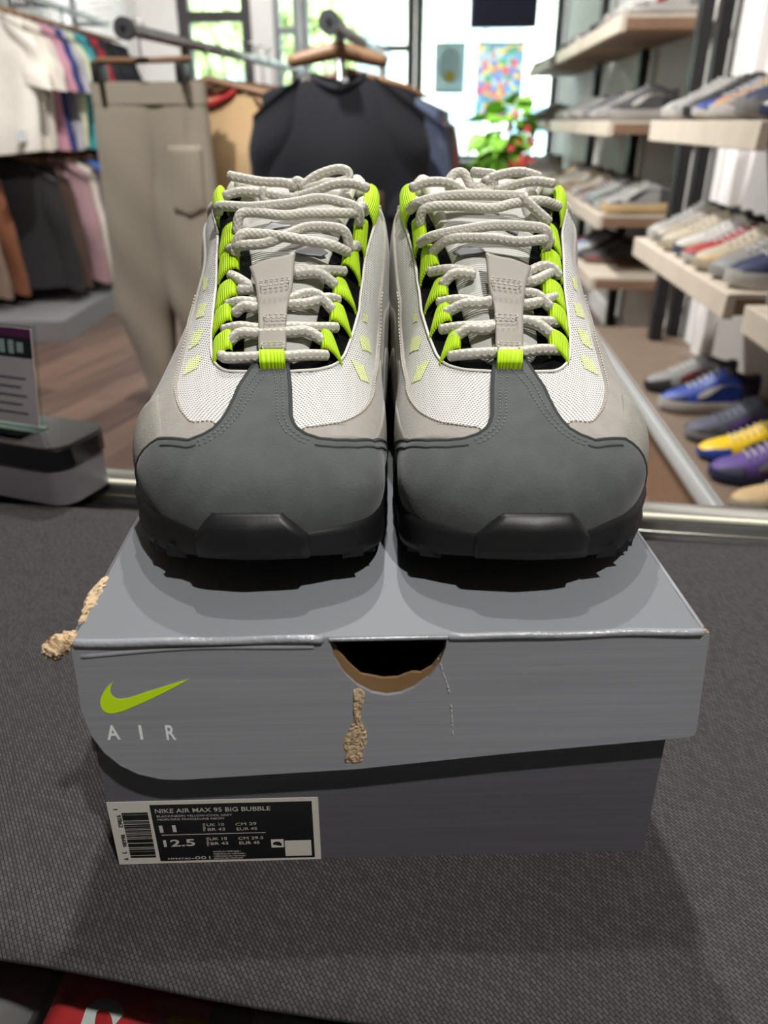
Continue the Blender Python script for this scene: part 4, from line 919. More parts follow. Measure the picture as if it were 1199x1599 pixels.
    # --- toe guard
    rows = []
    for f_ in np.linspace(0, 1, 18):
        col = []
        xt = 338 + (441 - 338) * f_; xb = 308 + (490 - 308) * f_
        for y, o_ in ((800, .0012), (802, .0036), (807, .0046)):
            s_, p_ = hit(xt, y); col.append(SO(np.array([s_]), np.array([p_]), np.array([o_]))[0])
        a_ = ((xb - 399) / 91) * 2.2 + .03
        cand = np.linspace(-.38, 3, 400); l_, r_ = sole_pts(cand); ok = np.where((l_ if a_ < 0 else r_) > abs(a_))[0][0]; sx = cand[ok]; lip = []
        for dz, ds in ((2.9, -.26), (2.45, -.30), (2.05, -.24), (1.85, .1)):
            zz = dz + float(zb(np.array([sx]))[0]) - 1.95; lip.append(np.array([a_ / 100, (sx + ds) / 100, zz / 100]))
        for g_ in (.2, .4, .6, .8):
            q = col[-1] if g_ == .2 else base_q
            base_q = q; m_ = base_q * (1 - g_) + lip[0] * g_; m_ = m_ + np.array([0, -.0016 * math.sin(PI * g_), 0]); col.append(m_)
        rows.append(col + lip)
    rows = np.array(rows); e0, e1 = rows[0].copy(), rows[-1].copy(); e0[:, 1] += .004; e1[:, 1] += .004; e0[:, 0] -= .0015; e1[:, 0] += .0015
    V, F = gridvf(np.vstack([e0[None], rows, e1[None]])); S.out('toe_guard', V, F, M_GUARD)
    return t
build_shoe(False, 'grey, white and neon sneaker on the left half of the box lid')
build_shoe(True, 'grey, white and neon sneaker on the right half of the box lid')

# ------------------------------------------------------------------ wall shelves on the right, with their sneakers
SHD = math.atan(0.07)                                     # the shelf run's heading
def front_x(y): return 0.81 + 0.07 * (y - 1.86)
BAYS = {'first': (0.75, 1.735), 'second': (1.86, 2.85), 'third': (3.58, 4.55), 'fourth': (4.58, 5.57), 'fifth': (5.86, 7.3)}
LEV = {'top': 1.523, 'upper': 1.150, 'middle': 0.785, 'lowest': 0.520}
HAS = {'first': ('middle',), 'second': ('upper', 'middle'), 'third': ('top', 'upper', 'middle', 'lowest'), 'fourth': ('top', 'upper', 'middle'), 'fifth': ('top', 'upper', 'middle')}
for bay, (ya, yb) in BAYS.items():
    for lv in HAS[bay]:
        t = thing('wall_shelf', '%s pale wooden shelf in the %s bay from the counter on the right wall' % (lv, bay), 'shelf', (front_x(ya), ya, LEV[lv]), -SHD, 'pale shelves along the right wall')
        L = (yb - ya) / math.cos(SHD)
        MB().box((0.0125, L / 2, -0.03), (0.025, L, 0.06)).build('front_board', M_SHELF, t, bevel=.002, seg=1)
        MB().box((0.19, L / 2, -0.006), (0.33, L, 0.012)).build('top_board', M_SHELF, t)
        MB().box((0.19, L / 2, -0.045), (0.33, L, 0.012)).build('under_board', M_SHELF_END, t)
        for yy in (0.009, L - .009): MB().box((0.19, yy, -0.0255), (0.33, 0.018, 0.026)).build('end_board', M_SHELF_END, t)
t = thing('base_shelf', 'long low base shelf with a pale metal edge on the right wall', 'shelf', (front_x(.6), .6, .32), -SHD)
MB().box((0.012, 1.45, -0.024), (0.024, 2.9, 0.052)).build('front_rail', mat('edge_aluminium', (186, 189, 188), .4, .0), t, bevel=.004)
MB().box((0.011, 1.45, -0.001), (0.006, 2.89, 0.006)).build('rail_bead', mat('edge_aluminium', (186, 189, 188), .4, .0), t)
MB().box((0.195, 1.45, -0.008), (0.34, 2.9, 0.016)).build('top_board', mat('base_board', (116, 100, 86), .55, var=.08, vscale=12), t)
MB().box((0.06, 1.45, -0.186), (0.02, 2.88, 0.265)).build('kick_board', M_SHELF_END, t)
for yy in (.02, 2.88): MB().box((0.2, yy, -0.17), (0.3, .02, 0.30)).build('end_board', M_SHELF_END, t)
for i, (y, dx, lab) in enumerate([(3.26, .24, 'front post of the black pair between the second and third bays'), (3.34, .335, 'rear post of the black pair between the second and third bays'), (4.565, .33, 'black shelf post between the third and fourth bays'), (5.72, .30, 'black shelf post between the fourth and fifth bays')]):
    t = thing('shelf_post', lab, 'post', (front_x(y) + dx, y, 0), -SHD)
    MB().box((0, 0, 1.25), (.045, .06, 2.5)).build('upright', M_BLACK, t); MB().box((0, 0, .006), (.07, .09, .012)).build('foot_plate', M_BLACK, t)
    for lz in LEV.values(): MB().box((.0, .0, lz - .09), (.05, .064, .03)).build('bracket', M_BLACK, t)
struct(MB().box((right_x(3.15) - .02, 3.02, 1.5), (.05, .12, 3.0), -SHD).build('trim_3', M_WHITE))
struct(MB().box((right_x(3.0) - .008, 3.0, .06), (.015, 10.4, .12), -SHD).build('baseboard_right', M_WHITE))

def sneaker_proto(kind):
    """side-on shop shoe: toe at the origin, heel towards +x"""
    hi = {'runner': 1.0, 'low': .86, 'chunky': 1.12}[kind]; so = {'runner': .030, 'low': .024, 'chunky': .042}[kind]
    X = np.array([0, .004, .012, .03, .06, .10, .14, .17, .20, .24, .27, .29, .298, .302])
    Wd = np.array([0, .030, .050, .074, .094, .100, .092, .084, .080, .078, .074, .062, .040, 0]) / 2
    Hh = np.array([.02, .032, .042, .053, .062, .076, .100, .118, .124, .108, .100, .110, .108, .08]) * hi
    out = {}
    def sec(x, w, z0, z1, n=2.6, k=17, e=0.0):
        a = np.linspace(0, PI, k); c, s_ = np.cos(a), np.sin(a)
        return np.stack([np.full(k, x), (w + e) * np.sign(c) * np.abs(c) ** (2 / n), z0 + (z1 - z0 + e) * np.abs(s_) ** (2 / n)], -1)
    G = np.array([sec(x, w, so * .8, max(h, so), 2.3 + 1.6 * (x > .15)) for x, w, h in zip(X, Wd, Hh)]); out['upper'] = gridvf(G)
    rows = []
    for x, w in zip(X, Wd):
        w2 = w + .004 * min(1, w / .02); b = .012 * max(0, 1 - x / .05) + .006 * max(0, (x - .27) / .03); t_ = so + .008 * max(0, 1 - x / .03) + .006 * (x > .22)
        rows.append([(x, -w2 * .96, t_), (x, -w2, t_ * .7 + b * .3), (x, -w2 * .97, b + .004), (x, -w2 * .8, b), (x, w2 * .8, b), (x, w2 * .97, b + .004), (x, w2, t_ * .7 + b * .3), (x, w2 * .96, t_)])
    out['sole'] = gridvf(np.array(rows))
    def patch(x0, x1, a0, a1, e, n=10, k=8):
        G = []
        for x in np.linspace(x0, x1, n):
            w, h = np.interp(x, X, Wd), np.interp(x, X, Hh); nn = 2.3 + 1.6 * min(1, max(0, (x - .13) / .04)); r = []
            for a in np.linspace(a0(x) if callable(a0) else a0, a1(x) if callable(a1) else a1, k):
                c, s_ = math.cos(a), math.sin(a); r.append((x, (w + e) * math.copysign(abs(c) ** (2 / nn), c), so * .8 + (h + e - so * .8) * abs(s_) ** (2 / nn)))
            G.append(r)
        return np.array(G)
    out['collar_lining'] = gridvf(patch(.185, .285, lambda x: .9, lambda x: PI - .9, .002))
    mb = MB(); mb.grid(patch(.235, .301, .0, .75, .0025)); mb.grid(patch(.235, .301, PI, PI - .75, .0025)); out['heel_panel'] = (np.array(mb.V), mb.F)
    mb = MB(); mb.grid(patch(.006, .075, .05, .62, .002)); mb.grid(patch(.006, .075, PI - .05, PI - .62, .002)); out['toe_panel'] = (np.array(mb.V), mb.F)
    lo_ = lambda x: .28 + 1.2 * max(0, (x - .15)) ** 1.0 * 1.6; hi_ = lambda x: .30 + .34 * math.exp(-((x - .13) / .035) ** 2) + 1.2 * max(0, x - .15) * 1.6
    mb = MB(); mb.grid(patch(.105, .27, lo_, hi_, .0032, 16, 4)); mb.grid(patch(.105, .27, lambda x: PI - lo_(x), lambda x: PI - hi_(x), .0032, 16, 4)); out['side_stripe'] = (np.array(mb.V), mb.F)
    mb = MB()
    for q in np.linspace(.085, .165, 6):
        w, h = np.interp(q, X, Wd), np.interp(q, X, Hh); P = [(q, .026 * k, h - .004 * k * k + .0035) for k in (-1, -.5, 0, .5, 1)]
        G, _ = tube_grid(P, .0028, 6); mb.grid(G, False, True)
    out['laces'] = (np.array(mb.V), mb.F)
    return out
PARTS = ('sole', 'upper', 'toe_panel', 'heel_panel', 'side_stripe', 'laces', 'collar_lining')
PROTO = {}
for kd in ('runner', 'low', 'chunky'):
    PROTO[kd] = {}
    for pn_, (V, F) in sneaker_proto(kd).items():
        me = bpy.data.meshes.new(pn_); me.from_pydata([tuple(map(float, v)) for v in V], [], [tuple(f) for f in F]); me.polygons.foreach_set('use_smooth', [True] * len(me.polygons)); me.materials.append(None); PROTO[kd][pn_] = me
def cm(rgb, rough=.6):
    k_ = .80 if min(rgb) > 130 else .92; rgb = tuple(int(c * k_) for c in rgb)
    return mat('shoe_%d_%d_%d' % rgb, rgb, rough, var=.05, vscale=60)
CN = dict(white=(214, 210, 204), cream=(206, 192, 164), grey=(150, 148, 146), silver=(178, 176, 172), charcoal=(66, 66, 68), black=(30, 30, 32), navy=(38, 44, 78), royal=(38, 66, 150), red=(158, 34, 44), maroon=(110, 36, 40),
          tan=(190, 140, 84), gold=(226, 176, 20), yellow=(238, 196, 24), purple=(92, 66, 140), teal=(70, 120, 116), brown=(112, 84, 66), beige=(186, 172, 150), sand=(206, 176, 128), orange=(214, 110, 44), sky=(150, 178, 206), mint=(170, 186, 176), slate=(72, 74, 92), pink=(204, 150, 150), green=(96, 140, 84), gum=(160, 116, 74))
ORD = ['first', 'second', 'third', 'fourth', 'fifth', 'sixth', 'seventh', 'eighth', 'ninth', 'tenth']
ROWS = {   # from the window end towards the counter: upper, toe/heel overlay, stripe, sole, shape
 ('second', 'upper'): ['silver grey green white runner', 'grey charcoal white silver runner', 'black charcoal grey black runner', 'royal navy white white low', 'tan brown orange white runner', 'grey maroon red white runner', 'navy slate teal grey chunky', 'white red navy navy low'],
 ('second', 'middle'): ['silver white grey white runner', 'beige grey silver grey runner', 'cream beige white cream runner', 'white cream silver slate runner', 'red maroon white white low', 'cream sand beige cream runner', 'grey mint white silver runner', 'navy navy slate white chunky'],
 ('second', 'lowest'): ['grey black maroon black runner', 'royal navy white white chunky', 'slate charcoal purple grey runner', 'yellow royal slate royal low', 'purple slate grey navy runner', 'sand cream tan cream low'],
 ('first', 'middle'): ['white grey charcoal silver chunky', 'grey black white white runner'],
 ('third', 'top'): ['black charcoal black charcoal low', 'black slate grey black low', 'slate black white grey runner', 'slate charcoal white white runner', 'grey slate white white runner', 'silver grey white white runner', 'white silver orange white low', 'white grey red white low'],
 ('third', 'upper'): ['grey silver white white runner', 'slate grey white grey runner', 'grey tan white silver runner', 'silver grey slate white runner', 'brown grey white silver low', 'grey charcoal white silver runner', 'charcoal black white silver chunky'],
 ('third', 'middle'): ['beige grey silver white runner', 'charcoal black grey black low', 'maroon grey white white low', 'grey teal white silver runner', 'mint grey teal silver runner', 'charcoal teal white grey runner', 'grey black silver white runner', 'silver charcoal black sand chunky'],
 ('third', 'lowest'): ['maroon grey white white low', 'sky white royal white low', 'white sky silver white low', 'black charcoal grey charcoal low', 'charcoal maroon black brown low'],
 ('fourth', 'top'): ['grey charcoal white silver low', 'charcoal black grey black low', 'silver grey black grey runner', 'charcoal grey white grey runner', 'black grey silver black runner', 'grey black white white low'],
 ('fourth', 'upper'): ['green grey white silver runner', 'orange tan white white low', 'grey silver white grey runner', 'mint grey white silver runner', 'grey slate white white runner', 'silver beige white grey runner'],
 ('fourth', 'middle'): ['beige cream grey white runner', 'sand beige white cream runner', 'grey beige white cream runner', 'cream white grey cream low', 'silver grey beige white runner', 'beige brown white cream runner'],
 ('fifth', 'top'): ['grey white charcoal silver low', 'silver grey white white low'], ('fifth', 'upper'): ['silver mint white grey runner', 'grey green white silver runner', 'white silver grey grey runner'], ('fifth', 'middle'): ['beige grey cream white runner', 'grey cream white grey low', 'silver beige white white runner'],
}
rj = random.Random(11); seen = {}
for (bay, lv), row in ROWS.items():
    ya, yb = BAYS[bay]; n = len(row)
    ys = [yb - .075 - .121 * i for i in range(n)] if bay not in ('second', 'first') else [yb - .065 - .121 * i for i in range(n)]
    if (bay, lv) == ('second', 'lowest'): ys = [2.57, 2.37, 2.11, 1.97, 1.83, 1.66]
    for i, d in enumerate(row):
        up, ov, stp, sl, kd = d.split(); y = ys[i]
        base_ = (bay, lv) == ('second', 'lowest')
        lab = '%s sneaker with %s overlays, %s from the window on the %s' % (up, ov, ORD[i], 'long base shelf' if base_ else '%s shelf, %s bay' % (lv, bay))
        t = thing('shop_sneaker', lab, 'sneaker', (front_x(y) + .012 + .02 * base_ + rj.uniform(-.008, .014), y, (.32 if base_ else LEV[lv]) + .0005), -SHD + rj.uniform(-.06, .06), 'single sneakers on the wall shelves')
        cols = dict(sole=sl, upper=up, toe_panel=ov, heel_panel=ov, side_stripe=stp, laces='white' if up not in ('black', 'slate') else 'charcoal', collar_lining='charcoal')
        for pn_ in PARTS:
            o = bpy.data.objects.new(pn_, PROTO[kd][pn_]); link(o, t); o.material_slots[0].link = 'OBJECT'; o.material_slots[0].material = cm(CN[cols[pn_]], .45 if pn_ == 'upper' else .6)

# ------------------------------------------------------------------ clothes
def garment(name, label, cat, loc, rz, rgb, L=.68, W=.52, sleeve='short', seed=1, group=None, collar=None, d=.05, sl_rgb=None, open_front=None):
    """a top hanging by its shoulders; origin at the neck"""
    rnd = random.Random(seed); m = mat('cloth_%d_%d_%d' % rgb, rgb, .9, bump=(140, .25, .002), var=.06, vscale=9, sheen=.1)
    t = thing(name, label, cat, loc, rz, group); ph = rnd.random() * 6; hw0 = W / 2; fq = rnd.uniform(16, 24)
    zt = lambda x: -.012 - .20 * abs(x) - .25 * max(0, abs(x) - .20) - .03 * max(0, 1 - abs(x) / .075)
    G = []
    for i in range(22):
        v = i / 21; row = []
        for k in range(40):
            a = 2 * PI * k / 40; hw = hw0 * (1 - .05 * v + .03 * math.sin(v * 5 + ph)); x = hw * math.copysign(abs(math.cos(a)) ** .8, math.cos(a))
            dd = d * min(1, .22 + v * 3.0) * (1 + .25 * math.sin(ph + v * 3))
            y = dd * math.sin(a) + .014 * math.sin(x * fq + ph + 1.5 * v) * min(1, v * 2) * (1 if math.sin(a) < 0 else .6) + .012 * math.sin(v * 6 + ph)
            z = zt(x) + (-L + .012 * math.sin(x * 9 + ph) - zt(x)) * v; row.append((x, y, z))
        G.append(row)
    V, F = gridvf(np.array(G), False, True); mesh('body', V, F, m, t)
    ms = m if sl_rgb is None else mat('cloth_%d_%d_%d' % sl_rgb, sl_rgb, .9, bump=(140, .25, .002), var=.06, vscale=9)
    for sx in (-1, 1):
        ln = {'short': .24, 'long': .60, 'tee': .30, 'none': 0}[sleeve]
        if not ln: continue
        G = []
        for i in range(12):
            v = i / 11; o_ = {'short': .30, 'long': .13, 'tee': .10}[sleeve]
            cx_ = sx * (hw0 - .055 + o_ * ln * (1 - (1 - v) ** 2) * .9); cz = zt(hw0) - .075 - ln * v * (.94 if sleeve == 'short' else 1); r = .085 * (1 - .32 * v * (sleeve == 'long')) 
            G.append([(cx_ + r * math.cos(a) * (1 + .06 * math.sin(v * 14 + ph)), .035 * math.sin(a) * (1 + .2 * math.sin(v * 11 + ph)) + .01 * math.sin(v * 5 + ph), cz + .075 * (1 - v) * (1 - .5 * sx * math.cos(a)) + sx * math.cos(a) * (-.02) ) for a in [2 * PI * k / 16 for k in range(16)]])
        V, F = gridvf(np.array(G), False, True); mesh('sleeve', V, F + [tuple(range(15, -1, -1))], ms, t)
    nk = [(.082 * math.cos(a), .028 * math.sin(a), -.018 - .022 * (1 - abs(math.cos(a))) - (.02 if math.sin(a) < 0 else 0) * abs(math.sin(a))) for a in np.linspace(0, 2 * PI, 25)]
    mc = m if collar is None else mat('cloth_%d_%d_%d' % collar, collar, .9)
    G, _ = tube_grid(nk, .010, 6); V, F = gridvf(G, False, True); mesh('collar', V, F, mc, t)
    return t
def hanger(loc, rz, label, w=.40, group=None, rail_z=None, th=1.0):
    t = thing('coat_hanger', label, 'hanger', loc, rz, group)
    P = [(x, 0, .012 - .22 * abs(x) - .25 * max(0, abs(x) - .18)) for x in np.linspace(-w / 2, w / 2, 17)]
    tube('shoulder_bar', P, [(.009 + .004 * math.cos(x[0] / w * PI)) * th for x in P], M_HANGER, t, 8)
    h = (rail_z - loc[2]) if rail_z else .11; r = .022
    hk = [(0, 0, .012), (0, 0, h - .03)] + [(r * math.sin(a) * 1.0, 0, h + .004 - r * math.cos(a) * -1 - .002) for a in np.linspace(-PI * .55, PI * .6, 9)]
    tube('hook', hk, .0028, M_HOOK, t, 6); return t
def pipe_rail(name, label, a, b, r, posts, group=None):
    t = thing(name, label, 'clothes rack', (a.x, a.y, 0)); o = Vector((a.x, a.y, 0)); A, B = a - o, b - o; d = (B - A).normalized()
    MB().cyl(A, B, r, 18).build('rail', M_PIPE, t, True)
    cp = MB().cyl(A - d * .012, A + d * .012, r * 1.75, 20); cp.build('end_cap', mat('dark_cap', (84, 84, 86), .45, .6), t)
    MB().cyl(A - d * .014, A - d * .004, r * .55, 12).build('cap_screw', M_BLACK, t)
    for k in posts:
        p = A.lerp(B, k); MB().cyl((p.x, p.y, .02), p, r * .9, 14).build('post', M_PIPE, t, True); MB().cyl((p.x, p.y, 0), (p.x, p.y, .02), .11, 20).build('floor_flange', M_PIPE, t)
    return t
# wall rack, two tiers, along the left wall
def rackA(y): return -2.12 + .02 * (y - 5.5)
wr = thing('wall_rack', 'two tier chrome wall rack full of tops along the left wall', 'clothes rack', (rackA(4.6), 4.6, 0))
o_ = Vector((rackA(4.6), 4.6, 0))
for z, nm in ((1.80, 'upper_rail'), (1.07, 'lower_rail')):
    a, b = Vector((rackA(4.6), 4.6, z)) - o_, Vector((rackA(6.9), 6.9, z)) - o_; MB().cyl(a, b, .016, 14).build(nm, M_PIPE, wr, True)
for y in (4.62, 5.8, 6.88):
    x = rackA(y) - .24; MB().box((x - o_.x, y - 4.6, 1.0), (.04, .04, 2.0)).build('upright', mat('rack_steel', (120, 120, 122), .4, .7), wr)
    for z in (1.80, 1.07): MB().box((x + .12 - o_.x, y - 4.6, z), (.26, .022, .03)).build('arm', MATS['rack_steel'], wr)
a, b = Vector((rackA(4.6) + .17, 4.6, 1.075)) - o_, Vector((rackA(6.9) + .17, 6.9, 1.075)) - o_
MB().bar(a, b, .02, .055).build('tier_board', mat('tier_white', (206, 206, 208), .4), wr)
for k in range(9):
    q = a.lerp(b, k / 8) + Vector((-.14, 0, .74)); MB().bar(q + Vector((-.16, 0, 0)), q + Vector((.16, .12, .04)), .008).build('wire_brace', M_PIPE, wr)
UP = [('white', (216, 210, 200)), ('cream white', (208, 200, 188)), ('off-white', (196, 188, 178)), ('mauve pink', (182, 132, 148)), ('navy blue', (44, 54, 110)), ('light grey', (172, 170, 174)), ('pale yellow', (206, 208, 176)), ('teal', (64, 150, 156)), ('slate navy', (52, 58, 72)), ('red', (176, 38, 54)), ('charcoal', (48, 50, 56)), ('black', (28, 29, 34)), ('washed black', (34, 34, 38)), ('dark navy', (26, 30, 44)), ('jet black', (22, 22, 26))]
for i, (cn, c) in enumerate(UP):
    y = 4.78 + .122 * i; x = rackA(y); rz = -.10 + rj.uniform(-.06, .06)
    garment('hanging_tee', '%s short sleeved tee, %s from the near end of the upper wall rail' % (cn, (ORD + ['eleventh', 'twelfth', 'thirteenth', 'fourteenth', 'fifteenth'])[i]), 't-shirt', (x, y, 1.69), rz, c, L=.70, W=.50, seed=i, group='tees on the upper wall rail')
    hanger((x, y, 1.69), rz, 'wooden hanger holding the %s tee on the upper wall rail' % cn, group='wooden hangers on the wall rack', rail_z=1.80)
LOW = [('taupe', (128, 108, 94)), ('rust brown', (122, 74, 48)), ('black', (36, 34, 36)), ('dark brown', (76, 56, 48)), ('dusty pink', (168, 134, 138)), ('cream', (206, 198, 186)), ('speckled grey', (110, 96, 98)), ('denim blue', (66, 108, 184)), ('mid blue', (58, 92, 156)), ('steel blue', (72, 100, 136)), ('deep teal', (40, 72, 86)), ('soft black', (46, 44, 46)), ('maroon', (110, 52, 58)), ('pale lilac', (186, 176, 186))]
for i, (cn, c) in enumerate(LOW):
    y = 4.74 + .128 * i; x = rackA(y) - (.44, .38, .10, .09)[i] if i < 4 else rackA(y) - .02; rz = -.10 + rj.uniform(-.06, .06)
    garment('hanging_jacket', '%s long sleeved top, %s from the near end of the lower wall rail' % (cn, (ORD + ['eleventh', 'twelfth', 'thirteenth', 'fourteenth'])[i]), 'jacket', (x, y, .965), rz, c, L=.74, W=.54, sleeve='long', seed=40 + i, group='tops on the lower wall rail', d=.055)
    hanger((x, y, .965), rz, 'wooden hanger holding the %s top on the lower wall rail' % cn, group='wooden hangers on the wall rack', rail_z=1.07)
pl = MB().box((rackA(5.7) - .0, 5.7, .06), (.60, 2.5, .12), -.02).build('low_platform', mat('platform_grey', (132, 130, 132), .7)); tag(pl, 'low grey platform under the wall rack', 'platform')

# free standing rack with the trousers on its near end
a = at(195, 45, y=2.62); b = at(470, 110, z=a.z)
pipe_rail('clothes_rack', 'steel pipe rack with beige trousers on its near end', a, b, .017, (.22, .93))
dB = (b - a).normalized(); rB = math.atan2(-dB.x, dB.y)
def onB(s): return a + dB * s
pc = at(228, 97, y=2.70)
hg = thing('trouser_hanger', 'wooden clip hanger gripping the beige trousers', 'hanger', (onB(.09).x, onB(.09).y, pc.z), rB * .4)
tube('bar', [(-.145, 0, .004), (0, 0, .004), (.15, 0, .008)], .009, M_HANGER, hg, 8)
tube('hook', [(.0, 0, .012), (0, 0, .05), (.0, 0, a.z - pc.z - .02)] + [(.022 * math.sin(q), 0, a.z - pc.z + .024 * (1 - math.cos(q)) - .020 + .002) for q in np.linspace(.3, PI * 1.2, 7)], .0028, M_HOOK, hg, 6)
for sx in (-.128, .128):
    MB().box((sx, -.016, -.030), (.018, .100, .056)).build('clip', M_BLACK, hg, bevel=.003)
pz = at(230, 132, y=2.72).z
pt = thing('trousers', 'beige sweatpants with a back pocket hanging from a clip hanger', 'trousers', (onB(.10).x + .006, onB(.10).y, pz), rB * .4)
M_PANT = mat('beige_fleece', (150, 141, 126), .95, bump=(120, .2, .002), var=.05, vscale=5, sheen=.15)
HW, CR = .178, -.68
def pant_leg(sx, xt, lean):
    G = []
    for i in range(34):
        v = i / 33; z = -1.10 * v + (.0)
        u = max(0, (z - CR) / -CR) if z > CR else 0                   # 1 at the waist, 0 at the crotch
        xo = sx * (HW + .045 * math.sin(min(1, v * 1.6) * PI / 2) * (1 if z > CR else 1 - .0)) if z > CR else None
        wv = min(1, v / .62); vv = max(0, (v - .62) / .38)
        outer = sx * (HW + .030 * wv) - sx * (.095 * vv) + lean * vv; inner = -sx * .055 * (1 - wv) ** .6 * (vv == 0) + sx * (.055 * vv ** .7) + lean * vv
        c = (outer + inner) / 2; w = abs(outer - inner) / 2; row = []
        for k in range(28):
            q = 2 * PI * k / 28; x = c + w * math.copysign(abs(math.cos(q)) ** .75, math.cos(q))
            y = (.030 + .028 * wv) * math.copysign(abs(math.sin(q)) ** .8, math.sin(q)) + .006 * math.sin(z * 22 + x * 30) * wv + .010 * math.sin(z * 6 + sx) * wv
            y -= .018 * math.exp(-((x - .02) / .02) ** 2) * math.sin(PI * min(1, v / .6)) * (1 if math.sin(q) < 0 else 0) * -1
            row.append((x, y, z))
        G.append(row)
    V, F = gridvf(np.array(G), False, True); return mesh('trouser_leg', V, F + [tuple(range(33 * 28, 34 * 28))], M_PANT, pt)
pant_leg(-1, 0, .03); pant_leg(1, 0, -.02)
G = [[((HW + .004) * math.copysign(abs(math.cos(q)) ** .7, math.cos(q)), .036 * math.copysign(abs(math.sin(q)) ** .7, math.sin(q)), z) for q in np.linspace(0, 2 * PI, 49)[:-1]] for z in (.006, .004, 0, -.02, -.05, -.055)]
V, F = gridvf(np.array(G), False, True); mesh('waistband', V, F, mat('beige_rib', (156, 147, 132), .95, bump=(200, .3, .002)), pt)
def leg_front(x, z):
    wv = min(1, (-z / 1.10) / .62); c = (HW + .030 * wv - .055 * (1 - wv) ** .6) / 2; w = (HW + .030 * wv + .055 * (1 - wv) ** .6) / 2; k = min(.999, abs((x - c) / w)); sq = math.sqrt(1 - min(1, k ** (1 / .75)) ** 2)
    return -(.030 + .028 * wv) * sq ** .8 + .006 * math.sin(z * 22 + x * 30) * wv + .010 * math.sin(z * 6 + 1) * wv
G = []
for u in np.linspace(0, 1, 14):
    row = []
    for v in np.linspace(0, 1, 12):
        x, z = .052 + .105 * u, -.17 - .19 * v - .025 * (1 - abs(2 * u - 1)) * v; e = min(1, 6 * min(u, 1 - u, v * 1.2 + .1, 1 - v)); row.append((x, leg_front(x, z) - .0005 - .0035 * max(0, e), z))
    G.append(row)
V, F = gridvf(np.array(G)); po = mesh('back_pocket', V, F, M_PANT, pt); md = po.modifiers.new('t', 'SOLIDIFY'); md.thickness = .002; md.offset = 0
RB = [('tan varsity', (178, 148, 108), (176, 150, 118)), ('khaki canvas', (146, 122, 92), None), ('red plaid', (140, 44, 52), None), ('dark olive', (70, 68, 54), None), ('cream knit', (200, 186, 164), None), ('blue denim', (86, 104, 140), None), ('charcoal', (54, 54, 60), None), ('brown', (104, 78, 60), None), ('sand', (190, 164, 128), None), ('black', (34, 34, 38), None)]
for i, (cn, c, sl) in enumerate(RB):
    p = onB(.30 + .155 * i) + Vector((.13, .0, 0)); rz = rB + rj.uniform(-.05, .05); z = a.z - .13
    garment('hanging_jacket', '%s jacket, %s behind the beige trousers on the pipe rack' % (cn, ORD[i]), 'jacket', (p.x, p.y, z), rz, c, L=.70, W=.56, sleeve='long', seed=80 + i, group='jackets on the trouser rack', d=.06, collar=(170, 40, 46) if i == 0 else None)
    hanger((p.x, p.y, z), rz, 'wooden hanger of the %s jacket behind the trousers' % cn, group='wooden hangers on the pipe racks', rail_z=a.z)
sk = at(270, 500, y=3.55); t = thing('trousers', 'dark jeans hanging low behind the beige trousers', 'trousers', (sk.x + .01, 3.55, .92), rB)
M_JEAN = mat('dark_denim', (38, 42, 62), .9, var=.2)
for sx in (-1, 1):
    G = [[(sx * .09 + .085 * (1 - .3 * v) * math.cos(q), .045 * math.sin(q), -.86 * v) for q in np.linspace(0, 2 * PI, 17)[:-1]] for v in np.linspace(0, 1, 10)]
    V, F = gridvf(np.array(G), False, True); mesh('trouser_leg', V, F + [tuple(range(144, 160))], M_JEAN if sx < 0 else mat('pale_denim', (120, 132, 166), .9, var=.15), t)
MB().box((0, 0, 0), (.35, .09, .05)).build('waistband', M_JEAN, t, bevel=.01)

# rack with the navy tee on its near end
a2 = at(515, 35, y=2.70); b2 = at(602, 92, z=a2.z)
pipe_rail('clothes_rack', 'steel pipe rack with a navy tee on its near end', a2, b2, .019, (.12, .92))
dC = (b2 - a2).normalized(); rC = math.atan2(-dC.x, dC.y)
nk = at(528, 108, y=2.80)
tee = garment('navy_tee', 'navy blue tee on a wooden hanger at the near end of the middle rack', 't-shirt', (nk.x, 2.80, nk.z), 0.02, (8, 10, 20), L=.80, W=.50, sleeve='tee', seed=5, d=.06)
hanger((nk.x, 2.80, nk.z + .040), 0.02, 'broad wooden hanger inside the navy tee', .30, 'wooden hangers on the pipe racks', a2.z, 1.9)
MB().box((.022, .012, -.045), (.022, .003, .045)).build('neck_tag', mat('tag_white', (214, 214, 216), .6), tee)
lg = MB().box((.10, -.0690, -.385), (.085, .004, .065)); lg.build('chest_print', mat('dark_print_patch', (70, 46, 38), .7, var=.5, vscale=60), tee, bevel=.001)
RC = [('slate denim', (78, 88, 112)), ('faded navy', (52, 60, 84)), ('charcoal grey', (74, 74, 80)), ('dark brown', (76, 62, 54)), ('white and red', (206, 196, 192)), ('black', (36, 36, 40)), ('teal', (60, 120, 120)), ('taupe', (140, 122, 106)), ('dark grey', (58, 58, 62))]
for i, (cn, c) in enumerate(RC):
    p = a2 + dC * (.24 + .14 * i); rz = rC + rj.uniform(-.06, .06)
    garment('hanging_jacket', '%s jacket, %s behind the navy tee on the middle rack' % (cn, ORD[i]), 'jacket', (p.x + .02, p.y, a2.z - .13), rz, c, L=.72, W=.60, sleeve='long', seed=120 + i, group='jackets behind the navy tee', d=.06, sl_rgb=(186, 44, 52) if i == 4 else None)
    hanger((p.x + .02, p.y, a2.z - .13), rz, 'wooden hanger of the %s jacket behind the navy tee' % cn, group='wooden hangers on the pipe racks', rail_z=a2.z)

